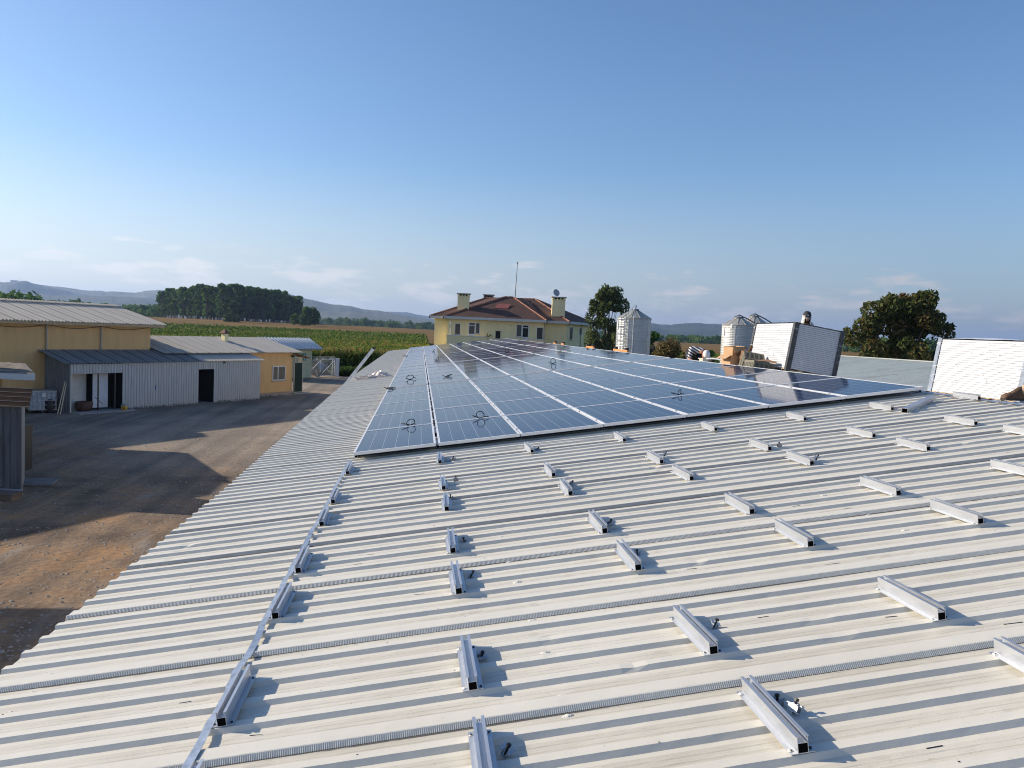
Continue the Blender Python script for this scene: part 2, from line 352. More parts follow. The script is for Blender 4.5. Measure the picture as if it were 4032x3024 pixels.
# ------------------------------------------------------------------ foliage
def tone_mat(name, stops, rough=.75, trans=.0):
    m = bpy.data.materials.new(name); m.use_nodes = True; t = m.node_tree; b = t.nodes['Principled BSDF']; b.inputs['Roughness'].default_value = rough; b.inputs['Specular IOR Level'].default_value = .25
    a = t.nodes.new('ShaderNodeAttribute'); a.attribute_name = 'tone'; oi = t.nodes.new('ShaderNodeObjectInfo'); tone_ = mth('ADD', a.outputs['Fac'], mth('MULTIPLY', mth('SUBTRACT', oi.outputs['Random'], .5, tree=t), .42 if 'poplar' in name else 0.0, tree=t), clamp=True, tree=t)
    r_ = t.nodes.new('ShaderNodeValToRGB'); e = r_.color_ramp.elements; e[0].position, e[0].color = stops[0][0], (*stops[0][1], 1); e[1].position, e[1].color = stops[-1][0], (*stops[-1][1], 1)
    for p_, c_ in stops[1:-1]: q = e.new(p_); q.color = (*c_, 1)
    t.links.new(tone_, r_.inputs[0]); t.links.new(r_.outputs[0], b.inputs['Base Color'])
    if trans:
        tr = t.nodes.new('ShaderNodeBsdfTranslucent'); t.links.new(r_.outputs[0], tr.inputs[0]); mx = t.nodes.new('ShaderNodeMixShader'); mx.inputs[0].default_value = trans
        o_ = t.nodes['Material Output']; t.links.new(b.outputs[0], mx.inputs[1]); t.links.new(tr.outputs[0], mx.inputs[2]); t.links.new(mx.outputs[0], o_.inputs[0])
    return m
def leaf_quads(P, size, rs, tilt=1.0, asp=.6):
    """One folded leaf-clump quad per point."""
    n = len(P); a = rs.randn(n, 3); a /= np.linalg.norm(a, axis=1)[:, None]; b = rs.randn(n, 3); b -= (b*a).sum(1)[:, None]*a; b /= np.linalg.norm(b, axis=1)[:, None]
    s = (np.asarray(size)*(0.6+.8*rs.rand(n)))[:, None] if np.ndim(size) else (size*(0.6+.8*rs.rand(n)))[:, None]
    a = a*s; b = b*s*asp
    V = np.stack([P-a, P-b*.9+a*.1, P+a, P+b-a*.1], 1).reshape(-1, 3)
    return V, np.arange(4*n).reshape(n, 4)
def crown_points(clumps, n, rs, shell=.45):
    w_ = np.array([c[1][0]*c[1][1]*c[1][2] for c in clumps])**(2/3.); w_ /= w_.sum()
    k = rs.choice(len(clumps), n, p=w_); C_ = np.array([c[0] for c in clumps])[k]; S_ = np.array([c[1] for c in clumps])[k]
    d = rs.randn(n, 3); d /= np.linalg.norm(d, axis=1)[:, None]; r_ = (shell+(1-shell)*rs.rand(n)**.6)[:, None]
    return C_+d*S_*r_, k
def make_clumps(rs, H, Rw, n, z0, prof, cs=(.16, .26)):
    """Clumps set through a crown whose half-width over height is prof(t)."""
    out_ = []
    for i in range(n):
        t = rs.rand()**.85; a = rs.rand()*6.283; rr = prof(t)*Rw*(rs.rand()**.5)*.86
        s = Rw*(cs[0]+(cs[1]-cs[0])*rs.rand())
        out_.append(((rr*math.cos(a), rr*math.sin(a), z0+t*(H-z0)), (s*(.8+.5*rs.rand()), s*(.8+.5*rs.rand()), s*(.7+.5*rs.rand()))))
    return out_
def limbs(rs, H, z0, r0, ends, mb):
    mb.tube([(0, 0, -.3), (r0*.4, 0, z0*.5), (0, r0*.3, z0), (0, 0, z0+(H-z0)*.55), (0, 0, z0+(H-z0)*.85)], [r0*1.25, r0, r0*.85, r0*.45, r0*.12], 8)
    for e in ends:
        e = Vector(e); zs = z0*.8+(e.z-z0)*.35*rs.rand(); s = Vector((0, 0, max(z0*.6, zs))); mid = s.lerp(e, .5)+Vector((0, 0, (e-s).length*.08))
        mb.tube([s, mid, e], [r0*.42, r0*.24, r0*.05], 6)
M_BARK = mat('grey brown bark', (.13, .10, .075), .95, 0, .3, 6, .5, 20)
def tree(name, label, cat, loc, H, Rw, m, n, size, clumps, prof, z0, seed, group=None, rot=0, shell=.45, r0=None, cs=(.16, .26), extra=None, asp=.6):
    rs = np.random.RandomState(seed); cl_ = make_clumps(rs, H, Rw, clumps, z0, prof, cs)+(extra or [])
    P, k = crown_points(cl_, n, rs, shell); base = rs.rand(len(cl_))*.55+.2
    V, F = leaf_quads(P, size, rs, asp=asp); tone = np.clip(base[k]+(rs.rand(n)-.5)*.5, 0, 1)
    t = empty(name, loc, rot, label, cat, group)
    o = np_mesh('crown', V, F, m, t, attr=tone)
    mb = MB(); limbs(rs, H, z0, r0 or H*.022, [c[0] for c in cl_[::max(1, len(cl_)//14)]], mb); mb.build('trunk', M_BARK, t, smooth=True)
    return t
M_LEAF = tone_mat('green leaves', [(0, (.028, .052, .010)), (.5, (.060, .100, .020)), (1, (.115, .16, .038))], trans=.25)
M_LEAFD = tone_mat('dark poplar leaves', [(0, (.024, .065, .010)), (.5, (.060, .130, .020)), (1, (.13, .22, .04))], trans=.35)
M_LEAFB = tone_mat('browning walnut leaves', [(0, (.035, .048, .012)), (.55, (.085, .105, .026)), (.78, (.14, .10, .035)), (1, (.18, .09, .045))], trans=.35)
M_LEAFO = tone_mat('dry ochre shrub leaves', [(0, (.05, .045, .014)), (.5, (.12, .09, .028)), (1, (.19, .14, .05))], trans=.2)
M_CORN = tone_mat('maize leaves', [(0, (.035, .065, .008)), (.4, (.095, .165, .015)), (.7, (.18, .24, .030)), (.85, (.27, .21, .055)), (1, (.33, .22, .08))], trans=.3)

# poplar plantation far left: every poplar is a thing, three crowns shared by copies
pop_prof = lambda t: max(.12, 1-((t-.42)/.62)**2)**.5
protos = []
PLAB = 'tall leafy poplar packed in the dark plantation beyond the fields'
for i in range(3):
    protos.append(tree('poplar_tree', PLAB, 'tree', (0, 0, 0), 20.5, 4.0, M_LEAFD, 620, .85, 26, pop_prof, 2.6, 40+i, 'poplars of the plantation', r0=.22, cs=(.22, .38)))
def azd(az, d): return CAM.x+d*math.sin(R(az)), CAM.y+d*math.cos(R(az))
cor = [azd(-17.25, 610), azd(-13.3, 505), azd(-8.35, 530), azd(-8.7, 640), azd(-16.6, 690)]
def inpoly(x, y, P):
    c = False; j = len(P)-1
    for i in range(len(P)):
        if (P[i][1] > y) != (P[j][1] > y) and x < (P[j][0]-P[i][0])*(y-P[i][1])/(P[j][1]-P[i][1])+P[i][0]: c = not c
        j = i
    return c
spots = []
xs = [c[0] for c in cor]; ys = [c[1] for c in cor]
yy = min(ys)
while yy < max(ys):
    xx = min(xs)
    while xx < max(xs):
        px, py = xx+rnd.uniform(-1.4, 1.4), yy+rnd.uniform(-1.4, 1.4)
        if inpoly(px, py, cor): spots.append((px, py))
        xx += 6.6
    yy += 7.4
spots.sort(key=lambda q: (q[0]-CAM.x)**2+(q[1]-CAM.y)**2)
used = [False]*3
for i, (px, py) in enumerate(spots[:230]):
    k = rnd.randrange(3); o = protos[k] if not used[k] else copy_tree(protos[k]); used[k] = True
    az = math.degrees(math.atan2(px-CAM.x, py-CAM.y)); top = np.interp(az, [-17.4, -16.9, -16.1, -14.9, -13, -11.4, -9.7, -8.2], [1.62, 1.92, 2.08, 2.17, 2.20, 2.14, 2.00, 1.66])
    d = math.hypot(px-CAM.x, py-CAM.y); gz_ = tz(px, py); h = (CAM.z+560*math.tan(R(top))-gz_)*(.90+.13*rnd.random())
    o.location = (px, py, gz_); s = h/20.5; o.scale = (1.0+.15*rnd.random(), 1.0+.15*rnd.random(), s); o.rotation_euler = (0, 0, rnd.random()*6.28)
rnd_prof = lambda t: math.sin(math.pi*min(1, .12+t*.85))**.6
def lone(az, d, H, Rw, lab, m, n, seed, size, z0=.8, nm='field_tree'):
    x, y = azd(az, d); return tree(nm, lab, 'tree', (x, y, tz(x, y)), H, Rw, m, n, size, 16, rnd_prof, z0, seed, cs=(.25, .4))
lone(-12.75, 450, 10.5, 6.0, 'yellowish round tree standing alone before the poplar plantation', M_LEAF, 1500, 61, .8)
lone(-7.7, 430, 8.6, 5.4, 'low dark spreading tree just right of the poplar plantation', M_LEAFD, 1500, 62, .75)
lone(-8.6, 432, 5.0, 2.6, 'small dark tree at the right foot of the plantation', M_LEAFD, 500, 63, .6)

def wood(name, spec, m, seed):
    """a far wood that reads as one mass: one object"""
    rs = np.random.RandomState(seed); PP = []; TT = []; SS = []
    for az, d, H, Rw in spec:
        x, y = azd(az, d); cl_ = make_clumps(rs, H, Rw, 9, H*.12, rnd_prof, (.32, .5)); P, k = crown_points(cl_, 170, rs, .5); base = rs.rand()*.6+.1+rs.rand(len(cl_))*.2
        PP.append(P+np.array([x, y, tz(x, y)-.5])); TT.append(np.clip(base[k]+(rs.rand(len(P))-.5)*.4, 0, 1)); SS.append(np.full(len(P), Rw*.19))
    P = np.concatenate(PP); V, F = leaf_quads(P, np.concatenate(SS), rs); return tag(np_mesh(name, V, F, m, attr=np.concatenate(TT)), kind='stuff')
sp = []
for i in range(190):                                   # wood along the foot of the right hill
    az = 11+12.5*rnd.random(); sp.append((az, 900+140*rnd.random(), 6.2+2.4*rnd.random(), 4.5+2*rnd.random()))
for i in range(60): az = 27.2+16*rnd.random(); sp.append((az, 520+80*rnd.random(), 6.5+3.5*rnd.random(), 4+2*rnd.random()))
wood('distant_wood', sp, M_LEAFD, 71)
sp = []
for i in range(130): az = -8+9*rnd.random(); sp.append((az, 1050+700*rnd.random(), 6+4*rnd.random(), 5+4*rnd.random()))
for i in range(60): az = -24+7*rnd.random(); sp.append((az, 700+260*rnd.random(), 6.5+3*rnd.random(), 5+4*rnd.random()))
wood('distant_hedgerows', sp, M_LEAFD, 72)
sp = []
for i in range(42): az = -32+9.0*rnd.random(); sp.append((az, 300+50*rnd.random(), (7.6 if az < -24.2 else 5.4)+1.2*rnd.random(), 3.6+1.4*rnd.random()))
wood('distant_copse', sp, M_LEAFD, 73)

# maize: nobody could count it
def corn(name, sample, n, seed, hgt=2.35):
    rs = np.random.RandomState(seed); x, y = sample(rs, n); n = len(x); d = np.hypot(x-CAM.x, y-CAM.y); z = terrain(x, y)
    patch = noise2(x/16.0, y/9.0, seed, 4)*.9
    Vs = []; Ts = []
    grow = np.clip(d/95.0, 1, 2.6)
    hh = hgt*(.86+.2*rs.rand(n)+.10*patch)
    for j in range(6):
        a = rs.rand(n)*6.283; zz = hh*(.45+.5*rs.rand(n)); ln = (.55+.35*rs.rand(n))*np.sqrt(grow); wd = .055*grow*(.8+.5*rs.rand(n))
        dx, dy = np.cos(a), np.sin(a); up = ln*(.35+.5*rs.rand(n))
        b0 = np.stack([x, y, z+zz-.1], 1); m_ = b0+np.stack([dx*ln*.45, dy*ln*.45, up], 1); e = b0+np.stack([dx*ln, dy*ln, up*.55], 1)
        s = np.stack([-dy*wd, dx*wd, np.zeros(n)], 1)
        Vs.append(np.stack([b0-s*.5, b0+s*.5, m_+s, m_-s], 1)); Ts.append(np.clip(.42+patch*.5+(rs.rand(n)-.5)*.5, 0, .78))
        Vs.append(np.stack([m_-s, m_+s, e+s*.1, e-s*.1], 1)); Ts.append(Ts[-1])
    s = np.stack([.05*grow, .03*grow, 0*grow], 1); b0 = np.stack([x, y, z+hh*.92], 1); tp = b0+np.stack([.12*rs.randn(n), .12*rs.randn(n), .30+.12*rs.rand(n)], 1)
    dry = np.clip(.62+patch*.7+.3*rs.rand(n), .3, 1)
    Vs.append(np.stack([b0-s*.4, b0+s*.4, tp+s, tp-s], 1)); Ts.append(dry)
    V = np.concatenate([v.reshape(-1, 3) for v in Vs]); T = np.concatenate(Ts); F = np.arange(len(V)).reshape(-1, 4)
    return tag(np_mesh(name, V, F, M_CORN, attr=T), kind='stuff')
def samp_left(rs, n):
    d = 78+155*rs.rand(n)**1.35; az = np.radians(-29+31.5*rs.rand(n)); x = CAM.x+d*np.sin(az); y = CAM.y+d*np.cos(az)
    ok = (y > 78.8+np.maximum(0, -(x+9.5))*.18) & ~((x > 3.2) & (y > 90)); return x[ok], y[ok]
corn('maize_field', samp_left, 62000, 81)
def samp_right(rs, n):
    d = 92+75*rs.rand(n); az = np.radians(14.5+18*rs.rand(n)); x = CAM.x+d*np.sin(az); y = CAM.y+d*np.cos(az); return x, y
corn('maize_field', samp_right, 16000, 82, 2.1)
def slab(poly, h, name, m):
    """the dense lower storey of the crop: a low ragged mass that closes the field under the leaves"""
    V = []; n = 60
    (x0, y0), (x1, y1), (x2, y2), (x3, y3) = poly
    rows = []
    for i in range(n+1):
        a = i/n; L0 = np.array([x0+(x3-x0)*a, y0+(y3-y0)*a]); L1 = np.array([x1+(x2-x1)*a, y1+(y2-y1)*a]); t = np.linspace(0, 1, 90)[:, None]; P = L0*(1-t)+L1*t
        z = terrain(P[:, 0], P[:, 1])+h*(1 if i else 0)+noise2(P[:, 0]*1.3, P[:, 1]*1.3, 3, 3)*.35*(1 if i else 0); rows.append(np.column_stack([P, z]))
    idx = np.arange((n+1)*90).reshape(n+1, 90); F = np.stack([idx[:-1, :-1], idx[:-1, 1:], idx[1:, 1:], idx[1:, :-1]], -1).reshape(-1, 4)
    return tag(np_mesh(name, np.concatenate(rows), F, m), kind='stuff')
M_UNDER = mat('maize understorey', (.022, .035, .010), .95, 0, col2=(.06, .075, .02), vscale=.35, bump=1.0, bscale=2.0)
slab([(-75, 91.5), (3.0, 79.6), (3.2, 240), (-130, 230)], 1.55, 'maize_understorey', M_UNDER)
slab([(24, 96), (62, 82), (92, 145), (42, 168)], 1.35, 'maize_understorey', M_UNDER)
# rough verge below the fence
def verge(rs, n):
    x = -6.5+11*rs.rand(n); y = 76.9+2.3*rs.rand(n); return x, y
corn('grass_verge', verge, 1500, 83, .55)

# air
def haze():
    mb = MB(); mb.box(-9300, 9300, -9300, 9300, GZ-2.5, 260)
    m = bpy.data.materials.new('haze air'); m.use_nodes = True; t = m.node_tree
    for n in list(t.nodes): t.nodes.remove(n)
    o_ = t.nodes.new('ShaderNodeOutputMaterial'); v = t.nodes.new('ShaderNodeVolumePrincipled'); v.inputs['Color'].default_value = (.44, .63, 1.0, 1); v.inputs['Density'].default_value = 1.05e-4; v.inputs['Anisotropy'].default_value = .35
    t.links.new(v.outputs[0], o_.inputs['Volume'])
    tag(mb.build('haze', m), kind='stuff')
HAZE = haze

# ------------------------------------------------------------------ our barn: the roof we stand on
def eave_u(y): return float(np.interp(y, [-5, 6, 12, 27, 60.5], [0, 0, -.13, -.40, -.40]))
RIDGE_U = 8.86
def rib_profile(y0, y1):
    """(y, h) of the trapezoid sheet, rib tops at h=0; pitch 0.2, joints at whole metres"""
    out_ = []; k = int(round(y0/.2))
    while k*.2 < y1-1e-6:
        b = k*.2
        j_ = k % 5 == 0; n0_ = len(out_); out_ += [(b-.015 if j_ else b+.027, -.023), (b-.001 if j_ else b+.042, -.002 if j_ else 0), (b+.088, 0), (b+.104, -.023), (b+.132, -.023), (b+.138, -.0212), (b+.144, -.023), (b+.166, -.023), (b+.172, -.0212), (b+.177, -.023)]
        out_[n0_:] = [(yy_, hh_*.88) for yy_, hh_ in out_[n0_:]]
        k += 1
    return out_
def roof_mesh(y0, y1, us_of, seed, jit=.0012):
    rs = np.random.RandomState(seed); pr = rib_profile(y0, y1); rows = []
    dents = [(rs.uniform(.3, 8.5), rs.uniform(-1, 7.5), rs.uniform(.02, .035), rs.uniform(.004, .012)) for _ in range(15)] if jit else []
    k = 0
    for y, h in pr:
        us = us_of(y); row = []
        for i, u in enumerate(us):
            hh = h
            if jit:
                hh += jit*math.sin(u*2.1+y*3.1)+(rs.rand()-.5)*jit*.8
                if -2 < y < 8 and h == 0:
                    for du, dy, dr, dd in dents:
                        if abs(y-dy) < .12 and abs(u-du) < dr*2.2: hh -= dd*math.exp(-((u-du)/dr)**2)
            row.append(RP(u, y, hh))
        rows.append(row)
    return rows
barn = empty('barn', (0, 0, 0), 0, 'long barn whose pale ribbed metal roof we stand on, carrying the solar panels', 'barn')
def us_near(y, n=4):
    e = eave_u(y); return [e+(RIDGE_U-.02-e)*i/n for i in range(n+1)]
YB0, YB1 = -5.0, 60.2
for (a, b) in ((YB0, 7.8), (7.8, 19.8), (19.8, YB1)):
    pass
mb = MB()
segs = [(-5.0, 8.0), (8.0, 20.0), (20.0, 60.2)]
for (a, b) in segs:
    mb.grid(roof_mesh(a, b+.001, lambda y, n=(150 if a < 8 else (40 if a < 20 else 4)): us_near(y, n), 5, .0012 if a < 20 else 0))
mb.build('roof_slope', M_ROOF, barn)
# far slope, mirrored over the ridge
def RP2(u, y, h=0.0):
    p = RP(u, y, h); return Vector((2*RIDGE_U*CS-p.x+.03, p.y, p.z))
mb = MB(); pr = rib_profile(YB0, YB1)
mb.grid([[RP2(u, y, h) for u in (0, 2.2, 4.4, 6.6, RIDGE_U-.02)] for y, h in pr])
mb.build('roof_slope', M_ROOF, barn)
M_LAP = mat('lap shade strip', (.10, .095, .085), .8); M_SEAM = mat('flat knurled seam', (.40, .39, .36), .6, 0, .1, 12)
# overlapped seams every metre, the near face of the joint rib crimped into fine teeth
for k in range(-3, 60):
    e = eave_u(k); mb = MB(); y0 = float(k)
    if k <= 2:
        p_ = .0080; n = int((RIDGE_U-.1-e)/p_); lo = []; hi = []; top = []
        for i in range(n*2+1):
            u = e-.004+i*p_/2; d = .0034 if i % 2 else 0
            lo.append(RP(u, y0-.0185-d, -.0175)); hi.append(RP(u, y0-.004-d*.6, .0022-d*.4)); top.append(RP(u, y0+.003, .0026))
        mb.grid([lo, hi, top])
    else:
        for ua, ub in ((e-.004, RIDGE_U-.1),):
            mb.grid([[RP(ua, y0-.020, -.0175), RP(ub, y0-.020, -.0175)], [RP(ua, y0-.005, .0024), RP(ub, y0-.005, .0024)], [RP(ua, y0+.003, .0028), RP(ub, y0+.003, .0028)]])
    s = mb.build('sheet_seam', M_KNURL if k <= 2 else M_SEAM, barn)
    # flat strip painted dark for the shade of the lap under the seam
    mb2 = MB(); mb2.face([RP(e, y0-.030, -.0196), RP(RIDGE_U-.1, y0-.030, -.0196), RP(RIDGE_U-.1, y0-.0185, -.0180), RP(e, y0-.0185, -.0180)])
    mb2.build('lap_shade', M_LAP, s) if k <= 12 else None
# core and soffit under the sheet, gutterless eave, walls
mb = MB(); rows = []
for y in (YB0, 6, 12, 27, YB1-.05):
    e = eave_u(y)+.05; rows.append([RP(e, y, -.029), RP(RIDGE_U, y, -.029), RP(RIDGE_U, y, -.075), RP(e, y, -.075), RP(e, y, -.029)])
mb.grid(rows); mb.build('roof_core', M_FOAM, barn)
mb = MB(); mb.grid([[RP2(0.05, y, -.029), RP2(RIDGE_U, y, -.029), RP2(RIDGE_U, y, -.075), RP2(.05, y, -.075), RP2(.05, y, -.029)] for y in (YB0, YB1-.05)]); mb.build('roof_core', M_FOAM, barn)
xr = RIDGE_U*CS; zr = RIDGE_U*SN-.08; xe = .45; ze = xe*math.tan(SLOPE)-.08; x2 = 2*xr-xe
mb = MB(); mb.face([(xe, YB0+.3, GZ), (xe, YB1-.3, GZ), (xe, YB1-.3, ze), (xe, YB0+.3, ze)]); mb.face([(x2, YB0+.3, GZ), (x2, YB1-.3, GZ), (x2, YB1-.3, ze), (x2, YB0+.3, ze)])
for y in (YB0+.3, YB1-.3): mb.face([(xe, y, GZ), (x2, y, GZ), (x2, y, ze), (xr, y, zr), (xe, y, ze)])
mb.build('wall', M_WALLW, barn)
# sealant dabs over the roof screws
def dab(u, y, h, s, par, seed, name='sealant_dab', m=None):
    rs = np.random.RandomState(seed); mb = MB(); n = 9; rows = []
    for j, (rr, zz) in enumerate(((1.0, 0), (.86, .3), (.5, .55), (.12, .72))):
        rows.append([RP(u+s*rr*math.cos(6.283*i/n)*(1.25+.35*rs.rand()), y+s*.62*rr*math.sin(6.283*i/n)*(.8+.4*rs.rand()), h+s*zz*.55*(.7+.6*rs.rand())) for i in range(n)])
    mb.grid(rows, closed=True); mb.face(rows[-1]); return mb.build(name, m or M_SEAL, par, smooth=True)
dabs = [(.28, .143+.2*i) for i in range(-8, 14)]+[(2.67, y) for y in (-.041, .123, .55, .957, 1.57, 1.975, 2.59)]+[(5.06, y) for y in (.955, 1.12, 1.563, 1.967, 2.575, 3.608)]+[(2.578, 4.235), (7.45, 1.95), (7.43, 2.94), (7.46, 4.35)]
for i, (u, y) in enumerate(dabs): dab(u+rnd.uniform(-.006, .006), y, -.0230, rnd.uniform(.016, .024) if u > 1 else rnd.uniform(.012, .018), barn, 100+i)
# short dark slots and scratches pressed in the sheet
mb = MB()
ds = [((1.056, .578), (1.107, .58)), ((1.438, .183), (1.49, .174)), ((.86, .167), (.916, .169)), ((1.096, 1.562), (1.142, 1.577)), ((1.778, 1.587), (1.832, 1.581)), ((1.997, 1.574), (2.049, 1.567)), ((2.071, 1.594), (2.125, 1.589)), ((1.738, 2.564), (1.794, 2.558)), ((1.664, 2.373), (1.717, 2.368)), ((3.698, .597), (3.755, .599)), ((4.222, .404), (4.275, .398)), ((3.934, -.203), (3.99, -.207)), ((3.746, -.604), (3.804, -.603)), ((4.618, .164), (4.704, .159)), ((4.309, 1.174), (4.362, 1.165)), ((4.367, 1.166), (4.423, 1.163)), ((3.626, 1.399), (3.683, 1.393)), ((4.746, 2.399), (4.805, 2.405)), ((5.001, 2.175), (5.061, 2.18)), ((5.809, 2.409), (5.86, 2.408)), ((3.785, 2.19), (3.853, 2.196)), ((6.3, 1.37), (6.36, 1.372)), ((5.6, .58), (5.66, .575)), ((7.0, 3.18), (7.07, 3.175))]
for (a, b) in ds:
    mb.face([RP(a[0], a[1]-.0032, -.0198), RP(b[0], b[1]-.0032, -.0198), RP(b[0], b[1]+.0032, -.0198), RP(a[0], a[1]+.0032, -.0198)])
mb.build('pen_mark', M_DARK, barn)
mb = MB()
for i in range(420):     # grit
    u, k = rnd.uniform(0, 8.7), rnd.randint(-8, 40); y = k*.2+rnd.choice([rnd.uniform(.106, .195), rnd.uniform(.045, .086)]); h = -.0228 if y-k*.2 > .09 else 0.0008
    s = .0012+.0028*rnd.random()**2; a = [RP(u+s*math.cos(q)*1.3, y+s*math.sin(q), h) for q in (0, 1.6, 3.2, 4.8)]; t = RP(u, y, h+s*.8)
    for j in range(4): mb.face([a[j], a[(j+1) % 4], t])
tag(mb.build('roof_grit', mat('dark grit', (.06, .05, .04), .9), barn), kind='stuff')

# neighbour barn roof on the right
nb = empty('barn', (27.4, 0, 0), 0, 'second barn with a pale grey green metal roof beyond the ridge on the right', 'barn')
def nprof(y0, y1):
    o = []; k = 0
    while y0+k*.25 < y1: b = y0+k*.25; o += [(b, -.03), (b+.02, 0), (b+.07, 0), (b+.09, -.03)]; k += 1
    return o
NW, NZ = 9.3, 1.27
for sgn in (-1, 1):
    mb = MB(); mb.grid([[(sgn*NW*t, y, NZ-math.tan(SLOPE)*NW*t+h) for t in (1, .75, .5, .25, 0)] for y, h in nprof(2, 47)]); mb.build('roof_slope', M_ROOF2, nb)
mb = MB(); ze2 = NZ-math.tan(SLOPE)*(NW-.4)-.06
for sx in (-1, 1): mb.face([(sx*(NW-.4), 2.3, GZ), (sx*(NW-.4), 46.7, GZ), (sx*(NW-.4), 46.7, ze2), (sx*(NW-.4), 2.3, ze2)])
for y in (2.3, 46.7): mb.face([(-(NW-.4), y, GZ), (NW-.4, y, GZ), (NW-.4, y, ze2), (0, y, NZ-.08), (-(NW-.4), y, ze2)])
mb.build('wall', M_WALLW, nb)
mb = MB(); mb.grid([[(-.28, y, NZ-.028), (0, y, NZ+.02), (.28, y, NZ-.028)] for y in (2, 47)]); mb.build('ridge_cap', M_ROOF2, nb)
mb = MB(); mb.box(-.42, .42, 13.7, 14.2, NZ-.02, NZ+.10); mb.box(-.3, .3, 13.75, 13.9, NZ+.1, NZ+.2)
vent_t = tag(mb.build('ridge_vent', M_FOAM), 'small dark brown box lying on the second barn roof', 'box'); vent_t.location = (21.5, 1.5, -.86); vent_t.scale = (.7, .9, 1)
vent_t.location = (19.6, 5.0, -1.14)

# ------------------------------------------------------------------ short mounting rails
def make_mount():
    t = empty('mounting_rail'); Lh = .455
    mb = MB()
    mb.box(-.043, .043, 0, Lh, .0005, .003)                       # foot plate
    for s in (-1, 1):
        x = s*.0165; mb.box(min(x, x+s*.0018), max(x, x+s*.0018), 0, Lh, .003, .057)
        mb.box(min(x-s*.006, x+s*.006), max(x-s*.006, x+s*.006), 0, Lh, .057, .0588)   # lips
        mb.box(min(x-s*.006, x-s*.0045), max(x-s*.006, x-s*.0045), 0, Lh, .053, .057)
        mb.box(min(s*.024, s*.026), max(s*.024, s*.026), 0, Lh, .003, .0042)
    mb.box(-.0165, .0165, 0, Lh, .0352, .0367)                    # web
    mb.build('rail', M_ALU, t)
    mb = MB(); mb.box(-.0164, .0164, .0015, Lh-.0015, .0031, .0348); mb.build('tube_shade_fill', M_TUBESHADE, t)  # black fill put in for the shade inside the hollow rail
    mb = MB()
    for sy in (.02, Lh-.025):
        for s in (-1, 1): mb.lathe([(.0055, 0), (.0055, .004), (.004, .005), (.0001, .005)], 6, c=(s*.033, sy, .003))
    mb.build('screw', M_DARK, t)
    return t
def blob(par, x, y, s, seed, z=.003):
    rs = np.random.RandomState(seed); mb = MB(); n = 8; rows = []
    for rr, zz in ((1, 0), (.95, .35), (.6, .8), (.1, .95)):
        rows.append([(x+s*rr*math.cos(6.283*i/n)*(.75+.5*rs.rand()), y+s*rr*math.sin(6.283*i/n)*(.75+.5*rs.rand()), z+s*.55*zz*(.7+.6*rs.rand())) for i in range(n)])
    mb.grid(rows, closed=True); return mb.build('sealant', M_SEAL, par, smooth=True)
mproto = make_mount(); used_m = False
cols = [1.32, 2.325, 3.352, 4.39, 5.46, 6.53, 7.60, 8.70]
rowsY = [-.556, .246, 1.431, 2.260, 3.500, 4.345, 5.80]
steps = ['nearest the viewer', 'second from the viewer', 'third from the viewer', 'fourth from the viewer', 'fifth from the viewer', 'second before the panels', 'last one before the panels']
def place_mount(ci, ri, first):
    o = mproto if first else copy_tree(mproto)
    # y_loc is along the rail, tilt with the roof
    o.matrix_world = Matrix.Translation(RP(cols[ci]+(.03 if ri == 6 and ci > 2 else 0)*.6, rowsY[ri]+rnd.uniform(-.008, .008), .0008)) @ Matrix.Rotation(-SLOPE, 4, 'Y') @ Matrix.Rotation(rnd.uniform(-.022, .022), 4, 'Z')
    tag(o, 'short aluminium rail, %s in the %s line from the eave' % (steps[ri], ORD[ci]), 'mounting rail', 'short aluminium mounting rails screwed to the roof')
    return o
first = True; mounts = {}
vis = {(ci, ri) for ci in range(8) for ri in range(7)}-{(4, 0), (5, 0), (6, 0), (7, 0), (5, 1), (6, 1), (7, 1), (6, 2), (7, 2), (7, 3), (7, 4), (7, 5)}
for ci in range(8):
    for ri in range(7):
        if (ci, ri) not in vis: continue
        o = place_mount(ci, ri, first); first = False; mounts[ci, ri] = o
for (ci, ri), o in mounts.items():
    if ci == 0: continue
    if ri < 6:
        blob(o, -.034+rnd.uniform(-.003, .003), .022, rnd.uniform(.008, .011), ci*10+ri); blob(o, -.034, .43, rnd.uniform(.007, .011), ci*10+ri+500)
    if rnd.random() < .5: blob(o, .034, .43, .007, ci*10+ri+900)
# under the front edge of the array: the next pair of rails carries the first panels
for ci in range(8):
    for y in (6.95, 8.1):
        o = copy_tree(mproto); o.matrix_world = Matrix.Translation(RP(cols[ci]+.03*(ci/7), y, .0008)) @ Matrix.Rotation(-SLOPE, 4, 'Y')
        tag(o, 'aluminium rail under the %s gap between panels, %s' % (ORD[ci], 'by their front edge' if y < 7.5 else 'deeper under them'), 'mounting rail', 'short aluminium mounting rails screwed to the roof')
